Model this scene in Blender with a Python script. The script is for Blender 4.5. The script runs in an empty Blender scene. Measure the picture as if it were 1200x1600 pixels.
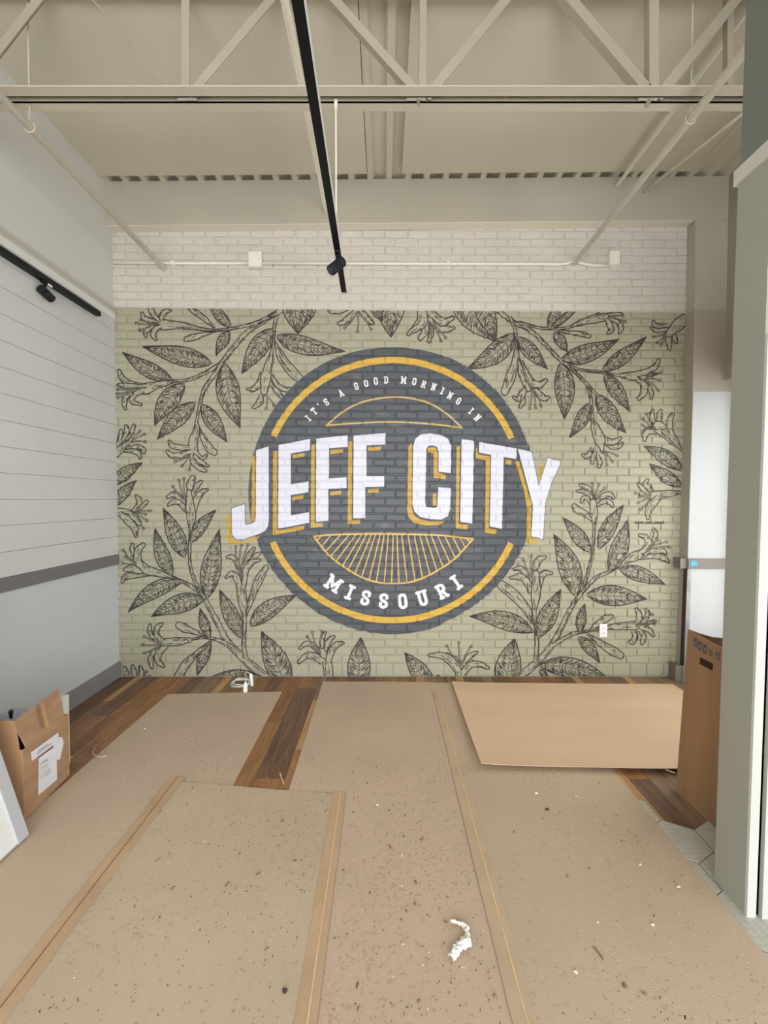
import bpy, bmesh, math, random
import numpy as np
from mathutils import Vector, Matrix, noise

random.seed(7)
rng = np.random.default_rng(7)
S = bpy.context.scene
C = S.collection

# ------------------------------------------------------------------ camera
F = 710.0                       # focal length in pixels of the 1200x1600 frame
H = 1.56                        # camera height
TH = math.atan(19.5 / F)        # slight downward tilt
cam_d = bpy.data.cameras.new('camera')
cam_d.sensor_fit = 'VERTICAL'
cam_d.sensor_height = 24.0
cam_d.lens = F / 1600.0 * 24.0
cam_d.clip_start = 0.02
cam = bpy.data.objects.new('camera', cam_d)
cam.location = (0, 0, H)
cam.rotation_euler = (math.pi / 2 - TH, 0, 0)
C.objects.link(cam)
S.camera = cam

# ------------------------------------------------------------------ world, light, exposure
W_ = bpy.data.worlds.new('world')
S.world = W_
W_.use_nodes = True
_bg = W_.node_tree.nodes['Background']
_bg.inputs[0].default_value = (0.94, 0.97, 1.0, 1)
_bg.inputs[1].default_value = 1.0


def area(name, loc, rot, sx, sy, power, col):
    l = bpy.data.lights.new(name, 'AREA')
    l.shape = 'RECTANGLE'
    l.size = sx
    l.size_y = sy
    l.energy = power
    l.color = col
    o = bpy.data.objects.new(name, l)
    o.location = loc
    o.rotation_euler = rot
    C.objects.link(o)
    return o


# daylight through the shop front behind the camera, and through the side windows on the right
area('shopfront_daylight', (0.3, -3.4, 1.5), (math.radians(90), 0, 0), 5.0, 2.7, 270, (0.97, 0.98, 1.0))
area('side_window_daylight', (3.25, 2.9, 1.35), (0, math.radians(90), 0), 2.3, 1.7, 31, (1.0, 0.95, 0.88))
S.view_settings.view_transform = 'Standard'
S.view_settings.look = 'None'
S.view_settings.gamma = 1.0
S.view_settings.use_curve_mapping = False
S.view_settings.exposure = 0.33

# ------------------------------------------------------------------ pixel -> place helpers
_c, _s = math.cos(TH), math.sin(TH)


def ray(px, py):
    a, b = px - 600.0, 800.0 - py
    return Vector((a, F * _c + b * _s, b * _c - F * _s))


def onY(px, py, Y):
    d = ray(px, py)
    t = Y / d.y
    return Vector((d.x * t, Y, H + d.z * t))


def onX(px, py, X):
    d = ray(px, py)
    t = X / d.x
    return Vector((X, d.y * t, H + d.z * t))


def onZ(px, py, Z=0.0):
    d = ray(px, py)
    t = (Z - H) / d.z
    return Vector((d.x * t, d.y * t, Z))


DW = 3.963      # brick face
DF = 3.865      # face of the beam and pilaster
XL = -2.337     # left wall
XR = 2.877      # right wall


# ------------------------------------------------------------------ materials
def srgb(c):
    return tuple(((v / 255) / 12.92 if v / 255 <= 0.04045 else ((v / 255 + 0.055) / 1.055) ** 2.4) for v in c)


def mat(name, col, rough=0.7, var=0.06, scale=6.0, bump=0.0, bscale=60.0, metal=0.0, stretch=(1, 1, 1), spec=0.3,
        rnd=0.0, space='Object'):
    m = bpy.data.materials.new(name)
    m.use_nodes = True
    nt = m.node_tree
    b = nt.nodes['Principled BSDF']
    b.inputs['Roughness'].default_value = rough
    b.inputs['Metallic'].default_value = metal
    b.inputs['Specular IOR Level'].default_value = spec
    c = srgb(col)
    if space == 'World':
        tc = nt.nodes.new('ShaderNodeNewGeometry')
        src = tc.outputs['Position']
    else:
        tc = nt.nodes.new('ShaderNodeTexCoord')
        src = tc.outputs['Object']
    mp = nt.nodes.new('ShaderNodeMapping')
    mp.inputs['Scale'].default_value = stretch
    nt.links.new(src, mp.inputs[0])
    n = nt.nodes.new('ShaderNodeTexNoise')
    n.inputs['Scale'].default_value = scale
    n.inputs['Detail'].default_value = 5
    nt.links.new(mp.outputs[0], n.inputs['Vector'])
    r = nt.nodes.new('ShaderNodeValToRGB')
    r.color_ramp.elements[0].position = 0.3
    r.color_ramp.elements[1].position = 0.7
    r.color_ramp.elements[0].color = tuple(max(0, v * (1 - var * 2)) for v in c) + (1,)
    r.color_ramp.elements[1].color = tuple(min(1, v * (1 + var * 2)) for v in c) + (1,)
    nt.links.new(n.outputs[0], r.inputs[0])
    out = r.outputs[0]
    if rnd:
        oi = nt.nodes.new('ShaderNodeObjectInfo')
        mr = nt.nodes.new('ShaderNodeMapRange')
        mr.inputs['To Min'].default_value = 1 - rnd
        mr.inputs['To Max'].default_value = 1 + rnd
        nt.links.new(oi.outputs['Random'], mr.inputs[0])
        hs = nt.nodes.new('ShaderNodeHueSaturation')
        nt.links.new(mr.outputs[0], hs.inputs['Value'])
        nt.links.new(out, hs.inputs['Color'])
        out = hs.outputs[0]
    nt.links.new(out, b.inputs['Base Color'])
    if bump:
        n2 = nt.nodes.new('ShaderNodeTexNoise')
        n2.inputs['Scale'].default_value = bscale
        n2.inputs['Detail'].default_value = 4
        nt.links.new(mp.outputs[0], n2.inputs['Vector'])
        bp = nt.nodes.new('ShaderNodeBump')
        bp.inputs['Strength'].default_value = bump
        bp.inputs['Distance'].default_value = 0.004
        nt.links.new(n2.outputs[0], bp.inputs['Height'])
        nt.links.new(bp.outputs[0], b.inputs['Normal'])
    return m


M = {}
M['wall_white'] = mat('white_wall_paint', (214, 215, 211), 0.65, 0.01, 2, 0.05, 200)
M['shiplap'] = mat('shiplap_paint', (212, 214, 214), 0.55, 0.012, 3, 0.05, 120)
M['panel_blue'] = mat('cool_white_paint', (204, 211, 214), 0.6, 0.012, 2, 0.05, 200)
M['trim_white'] = mat('white_trim_paint', (232, 233, 230), 0.45, 0.01, 4)
M['trim_greige'] = mat('greige_trim_paint', (200, 197, 188), 0.5, 0.01, 4)
M['rail_grey'] = mat('grey_rail_paint', (122, 121, 122), 0.45, 0.02, 4)
M['base_grey'] = mat('grey_base_paint', (138, 137, 139), 0.45, 0.02, 4)
M['rail_taupe'] = mat('taupe_rail_paint', (128, 121, 114), 0.45, 0.02, 4)
M['beige'] = mat('beige_ceiling_paint', (208, 203, 186), 0.7, 0.015, 1.5, 0.06, 120)
M['beige_beam'] = mat('beige_beam_paint', (184, 178, 163), 0.7, 0.02, 1.5, 0.1, 90)
M['soffit'] = mat('bounce_lit_soffit_paint', (226, 220, 206), 0.6, 0.015, 3, 0.05, 120)  # lighter than the beam: light bouncing off the floor is put into this colour
M['beige_dark'] = mat('taupe_wall_paint', (172, 164, 152), 0.65, 0.02, 1.5, 0.05, 120)
M['steel'] = mat('beige_painted_steel', (206, 198, 182), 0.5, 0.02, 5, 0.05, 60)
M['web'] = mat('shaded_web_steel', (176, 168, 150), 0.5, 0.02, 5, 0.05, 60)  # darker than the chords: shading of the webs is put into the colour
M['pipe'] = mat('cream_pipe_paint', (238, 234, 222), 0.4, 0.015, 5)
M['black'] = mat('black_metal', (13, 13, 15), 0.5, 0.05, 8)
M['black_soft'] = mat('black_powder_coat', (26, 28, 32), 0.55, 0.05, 8)
M['lens'] = mat('lamp_lens_glass', (60, 60, 62), 0.2, 0.02, 8)
M['column'] = mat('grey_green_column_paint', (158, 158, 146), 0.6, 0.015, 1.2, 0.05, 120)
M['upper_dark'] = mat('dark_grey_green_paint', (118, 122, 114), 0.6, 0.03, 1.2)
M['frame_grey'] = mat('pale_grey_frame', (196, 197, 190), 0.45, 0.015, 3)
M['frame_dark'] = mat('dark_bronze_edge', (62, 52, 46), 0.5, 0.05, 6)
M['metal_grey'] = mat('grey_corner_metal', (150, 152, 156), 0.4, 0.1, 12, 0, 60, 0.3)
M['board_white'] = mat('white_board', (190, 192, 195), 0.5, 0.01, 3)
M['foam'] = mat('white_packing_foam', (226, 228, 222), 0.8, 0.02, 5, 0.1, 60)
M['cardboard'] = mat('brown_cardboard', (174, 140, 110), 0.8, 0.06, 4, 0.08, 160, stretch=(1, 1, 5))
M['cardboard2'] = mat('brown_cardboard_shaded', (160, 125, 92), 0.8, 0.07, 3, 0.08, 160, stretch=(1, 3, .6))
M['carton_in'] = mat('shaded_carton_inside', (84, 58, 42), 0.85, 0.08, 6)  # shade inside the cartons is put into the board colour
M['ink'] = mat('blue_grey_print_ink', (88, 92, 104), 0.7, 0.08, 20)
M['inkpale'] = mat('pale_print_ink', (168, 170, 180), 0.7, 0.08, 20)
M['paperwhite'] = mat('white_label_paper', (232, 234, 242), 0.6, 0.01, 8)
M['tape'] = mat('packing_tape', (184, 146, 106), 0.35, 0.05, 5)
M['tapeline'] = mat('tape_seam', (226, 196, 150), 0.4, 0.05, 15)
M['seamdark'] = mat('dark_seam', (150, 108, 66), 0.6, 0.1, 15)
M['bluetape'] = mat('blue_masking_tape', (88, 172, 226), 0.6, 0.08, 20)
M['bluefilm'] = mat('blue_grey_plastic_film', (178, 188, 204), 0.25, 0.15, 14)
M['outlet'] = mat('white_outlet_plastic', (244, 244, 246), 0.35, 0.005, 5)
M['slot'] = mat('dark_slot', (60, 60, 64), 0.5, 0.02, 5)
M['wire'] = mat('white_wire_sheath', (224, 230, 224), 0.4, 0.04, 30)
M['wiregreen'] = mat('green_wire_sheath', (140, 170, 150), 0.4, 0.04, 30)
M['tissue'] = mat('white_tissue', (240, 236, 228), 0.8, 0.05, 25)
M['debris'] = mat('brown_debris', (134, 110, 88), 0.9, 0.25, 40)
M['chip'] = mat('cream_wood_chip', (232, 214, 176), 0.8, 0.1, 40)
M['darkchip'] = mat('dark_chip', (64, 54, 46), 0.8, 0.1, 40)
M['grout'] = mat('dark_grout', (120, 112, 104), 0.9, 0.1, 30)
M['subfloor'] = mat('floor_joint_dark', (46, 32, 24), 0.9, 0.1, 30)
M['concrete'] = mat('pale_concrete', (170, 168, 162), 0.9, 0.05, 5)


def paper_mat(name, col, seed):
    """Kraft floor paper: soft mottling plus scuffed darker flecks."""
    m = mat(name, col, 0.85, 0.035, 1.6, 0.25, 160, space='World')
    nt = m.node_tree
    b = nt.nodes['Principled BSDF']
    link = b.inputs['Base Color'].links[0]
    base = link.from_socket
    geo = nt.nodes.new('ShaderNodeNewGeometry')
    mp = nt.nodes.new('ShaderNodeMapping')
    mp.inputs['Location'].default_value = (seed, seed * 2, 0)
    nt.links.new(geo.outputs['Position'], mp.inputs[0])
    n = nt.nodes.new('ShaderNodeTexNoise')
    n.inputs['Scale'].default_value = 55
    n.inputs['Detail'].default_value = 6
    n.inputs['Roughness'].default_value = 0.7
    nt.links.new(mp.outputs[0], n.inputs['Vector'])
    big = nt.nodes.new('ShaderNodeTexNoise')
    big.inputs['Scale'].default_value = 1.3
    nt.links.new(mp.outputs[0], big.inputs['Vector'])
    add = nt.nodes.new('ShaderNodeMath')
    add.operation = 'MULTIPLY_ADD'
    add.inputs[1].default_value = 0.35
    nt.links.new(big.outputs[0], add.inputs[0])
    nt.links.new(n.outputs[0], add.inputs[2])
    r = nt.nodes.new('ShaderNodeValToRGB')
    r.color_ramp.elements[0].position = 0.745
    r.color_ramp.elements[1].position = 0.93
    r.color_ramp.elements[0].color = (0, 0, 0, 1)
    r.color_ramp.elements[1].color = (.55, .55, .55, 1)
    nt.links.new(add.outputs[0], r.inputs[0])
    mx = nt.nodes.new('ShaderNodeMixRGB')
    mx.inputs[2].default_value = srgb((132, 110, 84)) + (1,)
    nt.links.new(r.outputs[0], mx.inputs[0])
    nt.links.new(base, mx.inputs[1])
    nt.links.new(mx.outputs[0], b.inputs['Base Color'])
    return m


M['paper_a'] = paper_mat('kraft_paper', (196, 176, 153), 0.0)
M['paper_b'] = paper_mat('kraft_paper_olive', (194, 176, 151), 3.1)
M['paper_c'] = paper_mat('kraft_paper_rosy', (198, 175, 153), 5.7)
M['paper_d'] = paper_mat('kraft_paper_dusty', (194, 174, 150), 9.3)
M['sheet'] = mat('smooth_cardboard_sheet', (222, 192, 160), 0.6, 0.03, 1.1, 0.05, 30, stretch=(1, 3, 1))


def wood_mat(name, c1, c2, seed):
    m = bpy.data.materials.new(name)
    m.use_nodes = True
    nt = m.node_tree
    b = nt.nodes['Principled BSDF']
    b.inputs['Roughness'].default_value = 0.42
    b.inputs['Specular IOR Level'].default_value = 0.35
    geo = nt.nodes.new('ShaderNodeNewGeometry')
    oi = nt.nodes.new('ShaderNodeObjectInfo')
    mul = nt.nodes.new('ShaderNodeMath')
    mul.operation = 'MULTIPLY'
    mul.inputs[1].default_value = 37.0
    nt.links.new(oi.outputs['Random'], mul.inputs[0])
    add = nt.nodes.new('ShaderNodeVectorMath')
    add.operation = 'ADD'
    nt.links.new(geo.outputs['Position'], add.inputs[0])
    nt.links.new(mul.outputs[0], add.inputs[1])
    mp = nt.nodes.new('ShaderNodeMapping')
    mp.inputs['Scale'].default_value = (16, 1.3, 1)
    mp.inputs['Location'].default_value = (seed, 0, 0)
    nt.links.new(add.outputs[0], mp.inputs[0])
    n = nt.nodes.new('ShaderNodeTexNoise')
    n.inputs['Scale'].default_value = 1.6
    n.inputs['Detail'].default_value = 6
    n.inputs['Distortion'].default_value = 1.6
    nt.links.new(mp.outputs[0], n.inputs['Vector'])
    r = nt.nodes.new('ShaderNodeValToRGB')
    r.color_ramp.elements[0].position = 0.34
    r.color_ramp.elements[1].position = 0.66
    r.color_ramp.elements[0].color = srgb(c1) + (1,)
    r.color_ramp.elements[1].color = srgb(c2) + (1,)
    nt.links.new(n.outputs[0], r.inputs[0])
    w = nt.nodes.new('ShaderNodeTexWave')
    w.inputs['Scale'].default_value = 1.4
    w.inputs['Distortion'].default_value = 5.0
    w.inputs['Detail'].default_value = 2
    nt.links.new(mp.outputs[0], w.inputs['Vector'])
    r2 = nt.nodes.new('ShaderNodeValToRGB')
    r2.color_ramp.elements[0].position = 0.82
    r2.color_ramp.elements[1].position = 0.98
    nt.links.new(w.outputs[0], r2.inputs[0])
    mx = nt.nodes.new('ShaderNodeMixRGB')
    mx.inputs[2].default_value = srgb(tuple(min(255, v + 34) for v in c2)) + (1,)
    m3 = nt.nodes.new('ShaderNodeMath')
    m3.operation = 'MULTIPLY'
    m3.inputs[1].default_value = 0.4
    nt.links.new(r2.outputs[0], m3.inputs[0])
    nt.links.new(m3.outputs[0], mx.inputs[0])
    nt.links.new(r.outputs[0], mx.inputs[1])
    nt.links.new(mx.outputs[0], b.inputs['Base Color'])
    return m


WOOD = [wood_mat('dark_walnut_plank', (90, 64, 48), (126, 96, 74), 0),
        wood_mat('grey_brown_plank', (116, 92, 72), (150, 124, 98), 4),
        wood_mat('red_brown_plank', (116, 78, 50), (152, 110, 74), 8),
        wood_mat('tan_plank', (160, 122, 78), (194, 156, 108), 12),
        wood_mat('orange_brown_plank', (132, 90, 56), (166, 122, 80), 16)]


def tile_mat():
    m = mat('patterned_pale_tile', (190, 188, 176), 0.45, 0.03, 12, space='World')
    nt = m.node_tree
    b = nt.nodes['Principled BSDF']
    geo = nt.nodes.new('ShaderNodeNewGeometry')
    v = nt.nodes.new('ShaderNodeTexVoronoi')
    v.inputs['Scale'].default_value = 34
    v.inputs['Randomness'].default_value = 0.0
    nt.links.new(geo.outputs['Position'], v.inputs['Vector'])
    ma = nt.nodes.new('ShaderNodeMath')
    ma.operation = 'SINE'
    mm = nt.nodes.new('ShaderNodeMath')
    mm.operation = 'MULTIPLY'
    mm.inputs[1].default_value = 14
    nt.links.new(v.outputs['Distance'], mm.inputs[0])
    nt.links.new(mm.outputs[0], ma.inputs[0])
    base = b.inputs['Base Color'].links[0].from_socket
    mx = nt.nodes.new('ShaderNodeMixRGB')
    mx.blend_type = 'MULTIPLY'
    mx.inputs[2].default_value = (0.82, 0.83, 0.83, 1)
    nt.links.new(ma.outputs[0], mx.inputs[0])
    nt.links.new(base, mx.inputs[1])
    nt.links.new(mx.outputs[0], b.inputs['Base Color'])
    return m


M['tile'] = tile_mat()


def glass_mat():
    m = bpy.data.materials.new('window_glass')
    m.use_nodes = True
    b = m.node_tree.nodes['Principled BSDF']
    b.inputs['Base Color'].default_value = (0.95, 0.98, 0.97, 1)
    b.inputs['Roughness'].default_value = 0.02
    b.inputs['Transmission Weight'].default_value = 1.0
    b.inputs['IOR'].default_value = 1.05
    return m


M['glass'] = glass_mat()


# ------------------------------------------------------------------ mesh helpers
def link_mesh(name, me, m, parent=None):
    o = bpy.data.objects.new(name, me)
    C.objects.link(o)
    if m is not None and not me.materials:
        me.materials.append(m)
    if parent is not None:
        o.parent = parent
    return o


def obj(name, bm, m, parent=None, smooth=False):
    me = bpy.data.meshes.new(name)
    bmesh.ops.recalc_face_normals(bm, faces=bm.faces)
    bm.to_mesh(me)
    bm.free()
    if smooth:
        for p in me.polygons:
            p.use_smooth = True
    return link_mesh(name, me, m, parent)


def BM():
    return bmesh.new()


def box(bm, x0, x1, y0, y1, z0, z1, bev=0.0, mtx=None):
    tmp = bmesh.new()
    bmesh.ops.create_cube(tmp, size=1)
    for v in tmp.verts:
        v.co = Vector(((x0 + x1) / 2 + v.co.x * (x1 - x0), (y0 + y1) / 2 + v.co.y * (y1 - y0),
                       (z0 + z1) / 2 + v.co.z * (z1 - z0)))
    if bev:
        bmesh.ops.bevel(tmp, geom=tmp.edges[:], offset=bev, segments=2, affect='EDGES', profile=0.6)
    if mtx is not None:
        bmesh.ops.transform(tmp, matrix=mtx, verts=tmp.verts)
    merge(bm, tmp)


def merge(bm, tmp):
    idx = {}
    for v in tmp.verts:
        idx[v.index] = bm.verts.new(v.co)
    tmp.verts.index_update()
    vs = list(tmp.verts)
    mp = {v: idx[v.index] for v in vs}
    for f in tmp.faces:
        try:
            bm.faces.new([mp[v] for v in f.verts])
        except ValueError:
            pass
    tmp.free()


def hexa(bm, pts):
    """8 points: bottom ring 4, top ring 4."""
    v = [bm.verts.new(p) for p in pts]
    for f in ((0, 1, 2, 3), (4, 5, 6, 7), (0, 1, 5, 4), (1, 2, 6, 5), (2, 3, 7, 6), (3, 0, 4, 7)):
        bm.faces.new([v[i] for i in f])


def tube(bm, pts, r, n=12, cap=True):
    pts = [Vector(p) for p in pts]
    rings = []
    up = Vector((0, 0, 1))
    rr = r if isinstance(r, (list, tuple)) else [r] * len(pts)
    prev = None
    for i, p in enumerate(pts):
        a = pts[max(i - 1, 0)]
        b = pts[min(i + 1, len(pts) - 1)]
        t = (b - a).normalized()
        if prev is None:
            ref = up if abs(t.dot(up)) < 0.95 else Vector((1, 0, 0))
            u = t.cross(ref).normalized()
        else:
            u = (prev - t * prev.dot(t)).normalized()
        prev = u
        w = t.cross(u)
        rings.append([bm.verts.new(p + (u * math.cos(2 * math.pi * k / n) + w * math.sin(2 * math.pi * k / n)) * rr[i])
                      for k in range(n)])
    for a, b in zip(rings, rings[1:]):
        for k in range(n):
            bm.faces.new((a[k], a[(k + 1) % n], b[(k + 1) % n], b[k]))
    if cap:
        bm.faces.new(rings[0])
        bm.faces.new(rings[-1])


def angle_bar(bm, a, b, leg, t, side, up):
    """steel angle from a to b; legs along the vectors side and up."""
    a, b, side, up = Vector(a), Vector(b), Vector(side).normalized(), Vector(up).normalized()
    prof = [(0, 0), (leg, 0), (leg, t), (t, t), (t, leg), (0, leg)]
    ra = [bm.verts.new(a + side * x + up * y) for x, y in prof]
    rb = [bm.verts.new(b + side * x + up * y) for x, y in prof]
    for k in range(6):
        bm.faces.new((ra[k], ra[(k + 1) % 6], rb[(k + 1) % 6], rb[k]))
    bm.faces.new(ra)
    bm.faces.new(rb)


def thing(name, label, cat, loc=(0, 0, 0), group=None):
    o = bpy.data.objects.new(name, None)
    o.empty_display_size = 0.1
    C.objects.link(o)
    o.location = loc
    o['label'] = label
    o['category'] = cat
    if group:
        o['group'] = group
    return o


def tag(o, label, cat, group=None):
    o['label'] = label
    o['category'] = cat
    if group:
        o['group'] = group
    return o


def part(name, bm, m, parent, smooth=False):
    """a part whose mesh is written in world coordinates."""
    o = obj(name, bm, m, parent, smooth)
    o.matrix_parent_inverse = Matrix.Translation(-parent.location)
    return o


def struct(name, bm=None, m=None, label=None, cat=None):
    if bm is None:
        o = bpy.data.objects.new(name, None)
        C.objects.link(o)
    else:
        o = obj(name, bm, m)
    o['kind'] = 'structure'
    if label:
        o['label'] = label
        o['category'] = cat
    return o


# ------------------------------------------------------------------ the mural, drawn from strokes
RES = 448.0                     # texels per metre
TX0, TX1, TZ0, TZ1 = -2.45, 2.75, -0.02, 3.98
TW, THH = int((TX1 - TX0) * RES), int((TZ1 - TZ0) * RES)
BGC = (170, 167, 145)
DARK = (62, 56, 52)
CHAR = (82, 86, 91)
YEL = (214, 174, 74)
WHT = (222, 223, 236)
PAINT = (208, 202, 192)
cv = np.zeros((THH, TW, 3), np.float32)
cv[:] = np.array(PAINT, np.float32)


def tt(P):
    P = np.asarray(P, float).reshape(-1, 2)
    b = 800.0 - P[:, 1]
    dy = F * _c + b * _s
    dz = b * _c - F * _s
    X = (P[:, 0] - 600.0) * DW / dy
    Z = H + dz * DW / dy
    return np.stack([(X - TX0) * RES, (Z - TZ0) * RES], 1)


PXS = DW / F * RES              # texels in one photo pixel


def fill(P, col):
    T = tt(P)
    x0, y0 = np.floor(T.min(0)).astype(int) - 1
    x1, y1 = np.ceil(T.max(0)).astype(int) + 2
    x0, y0, x1, y1 = max(x0, 0), max(y0, 0), min(x1, TW), min(y1, THH)
    if x1 <= x0 or y1 <= y0:
        return
    xs = np.arange(x0, x1) + 0.5
    ys = np.arange(y0, y1) + 0.5
    ins = np.zeros((len(ys), len(xs)), bool)
    n = len(T)
    for i in range(n):
        ax, ay = T[i]
        bx, by = T[(i + 1) % n]
        if ay == by:
            continue
        m = (ys >= min(ay, by)) & (ys < max(ay, by))
        if not m.any():
            continue
        xi = ax + (ys[m] - ay) * (bx - ax) / (by - ay)
        ins[m] ^= xs[None, :] < xi[:, None]
    cv[y0:y1, x0:x1][ins] = col


def line(P, w, col=DARK, close=False, alpha=1.0):
    """polyline, width in photo pixels."""
    T = tt(P)
    if close:
        T = np.vstack([T, T[:1]])
    ww = np.broadcast_to(np.asarray(w, float), (len(T),)) * PXS / 2
    c = np.array(col, np.float32)
    for i in range(len(T) - 1):
        a, b = T[i], T[i + 1]
        r = max(ww[i], ww[i + 1]) + 1
        x0, y0 = np.floor(np.minimum(a, b) - r).astype(int)
        x1, y1 = np.ceil(np.maximum(a, b) + r).astype(int) + 1
        x0, y0, x1, y1 = max(x0, 0), max(y0, 0), min(x1, TW), min(y1, THH)
        if x1 <= x0 or y1 <= y0:
            continue
        X = np.arange(x0, x1)[None, :] + 0.5
        Y = np.arange(y0, y1)[:, None] + 0.5
        d = b - a
        L = float(d @ d) + 1e-9
        t = np.clip(((X - a[0]) * d[0] + (Y - a[1]) * d[1]) / L, 0, 1)
        dist = np.hypot(X - a[0] - t * d[0], Y - a[1] - t * d[1])
        al = (np.clip(ww[i] + (ww[i + 1] - ww[i]) * t - dist + 0.5, 0, 1) * alpha)[..., None]
        reg = cv[y0:y1, x0:x1]
        reg += (c - reg) * al


REG = {1: (170, 470, 3.75), 2: (170, 740, 3.75), 3: (760, 470, 3.75), 4: (760, 740, 3.75),
       7: (340, 770, 4.286), 8: (600, 770, 4.138), 9: (450, 470, 3.529), 10: (350, 670, 4.444),
       11: (620, 660, 4.444), 12: (480, 820, 4.444), 13: (450, 570, 3.75)}


def px(reg, P):
    ox, oy, s = REG[reg]
    P = np.asarray(P, float).reshape(-1, 2)
    return np.stack([ox + P[:, 0] / s, oy + P[:, 1] / s], 1)


def smooth(P, n=8, extra=None):
    """Catmull-Rom resample; extra (widths) is interpolated with it."""
    P = np.asarray(P, float)
    Q = np.vstack([2 * P[0] - P[1], P, 2 * P[-1] - P[-2]])
    out, ex = [], []
    for i in range(1, len(Q) - 2):
        for k in range(n):
            t = k / n
            a, b, c_, d = Q[i - 1], Q[i], Q[i + 1], Q[i + 2]
            out.append(0.5 * ((2 * b) + (c_ - a) * t + (2 * a - 5 * b + 4 * c_ - d) * t * t + (3 * b - a - 3 * c_ + d) * t ** 3))
            if extra is not None:
                ex.append(extra[i - 1] + (extra[i] - extra[i - 1]) * (t * t * (3 - 2 * t)))
    out.append(Q[-2])
    if extra is not None:
        ex.append(extra[-1])
        return np.array(out), np.array(ex)
    return np.array(out)


def normals(P):
    t = np.gradient(P, axis=0)
    t /= np.linalg.norm(t, axis=1)[:, None] + 1e-9
    return t, np.stack([-t[:, 1], t[:, 0]], 1)


def blob(reg, pts, hw, hatch=1.0, open_=False, ol=1.6):
    """petal / bud / tube / stem: spine points and half widths in the zoomed frame."""
    s = REG[reg][2]
    P, w = smooth(px(reg, pts), 7, [h / s for h in hw])
    t, nn = normals(P)
    if not open_:               # round the tip
        e = P[-1]
        ang = np.linspace(0, math.pi, 7)[1:-1]
        cap = [e + nn[-1] * w[-1] * math.cos(a) + t[-1] * w[-1] * math.sin(a) * 1.1 for a in ang]
    else:
        cap = []
    A = P + nn * w[:, None]
    B = P - nn * w[:, None]
    poly = np.vstack([A] + ([np.array(cap)] if len(cap) else []) + [B[::-1]])
    fill(poly, BGC)
    if open_:
        line(A, ol)
        line(B, ol)
    else:
        line(poly, ol)
    if hatch:                   # short engraving dashes along the spine, near both edges
        L = np.linalg.norm(np.diff(P, axis=0), axis=1).sum()
        nd = int(L / 3.0 * hatch)
        for _ in range(nd):
            i = random.random() * (len(P) - 3)
            k = int(i)
            wi = w[k]
            if wi < 1.1:
                continue
            o = random.choice((-1, 1)) * wi * (1 - abs(random.gauss(0, 0.36)) - 0.22)
            m = min(len(P) - 1, k + random.randint(1, 3))
            seg = P[k:m + 1] + nn[k:m + 1] * (o * np.linspace(1, 0.9, m + 1 - k))[:, None]
            line(seg, random.uniform(0.55, 1.0), alpha=0.9)


def leaf(reg, base, ctrl, tip, wl, wr, dens=1.0):
    s = REG[reg][2]
    b, c_, e = px(reg, [base])[0], px(reg, [ctrl])[0], px(reg, [tip])[0]
    t = np.linspace(0, 1, 25)[:, None]
    P = (1 - t) ** 2 * b + 2 * t * (1 - t) * c_ + t ** 2 * e
    prof = np.sin(np.pi * t[:, 0] ** 0.86) ** 0.85 * (1 - 0.30 * t[:, 0] ** 3)
    prof = np.clip(prof, 0, 1)
    tn, nn = normals(P)
    wl, wr = wl / s * prof, wr / s * prof
    A, B = P + nn * wl[:, None], P - nn * wr[:, None]
    poly = np.vstack([A, B[::-1]])
    fill(poly, BGC)
    L = np.linalg.norm(np.diff(P, axis=0), axis=1).sum()
    nst = int(L / 1.15 * dens)
    for side, wv in ((1, wl), (-1, wr)):
        wmx = wv.max()
        for j in range(nst):
            u = (j + random.random() * 0.7) / nst * 0.97 + 0.01
            f = u * 24
            k = min(int(f), 23)
            p0 = P[k] + (P[k + 1] - P[k]) * (f - k)
            # the stroke runs outwards and towards the tip, ending just inside the edge
            f2 = min(f + 24 * 0.75 * wmx / L * (1.1 - 0.4 * u), 24)
            k2 = min(int(f2), 23)
            q = P[k2] + (P[k2 + 1] - P[k2]) * (f2 - k2)
            wd = wv[k2] + (wv[k2 + 1] - wv[k2]) * (f2 - k2)
            q = q + nn[k2] * side * wd * 0.97
            vein = (j % 9 == 0)
            if j % 9 == 1:
                continue
            a0 = 0.06 if vein else random.uniform(0.08, 0.62)
            a1 = 1.0 if vein else min(1.0, a0 + random.uniform(0.25, 0.6))
            off = nn[k] * side * 0.9
            s0, s1 = p0 + off + (q - p0) * a0, p0 + (q - p0) * a1
            mid = (s0 + s1) / 2 + tn[k] * (-0.05) * np.linalg.norm(s1 - s0)
            line([s0, mid, s1], [random.uniform(0.5, 0.8) + 0.35 * vein, random.uniform(0.7, 1.05) + 0.3 * vein, 0.55])
    line(poly, 1.75, close=True)
    # midrib: pale line between two dark ones
    line(P, np.linspace(3.0, 1.1, 25))
    line(P[:23], np.linspace(1.4, 0.35, 23), col=BGC)


def stamen(reg, a, b, mid=None):
    a_, b_ = px(reg, [a])[0], px(reg, [b])[0]
    m = (a_ + b_) / 2 + np.array([(b_ - a_)[1], -(b_ - a_)[0]]) * 0.06
    P = smooth([a_, m, b_], 4)
    line(P, 2.3)
    line(P, 0.7, col=BGC)
    ang = np.linspace(0, 2 * math.pi, 9)[:-1]
    c = np.stack([b_[0] + np.cos(ang) * 1.9, b_[1] + np.sin(ang) * 1.9], 1)
    fill(c, BGC)
    line(c, 1.2, close=True)


def stem(reg, pts, hw):
    blob(reg, pts, hw, hatch=0.9, open_=True, ol=1.3)


# background of the mural (its top edge drops a little to the right)
fill([(150, 479.5), (400, 482.3), (610, 485.2), (850, 486.6), (1110, 488.5), (1110, 1075), (150, 1075)], BGC)

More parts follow.
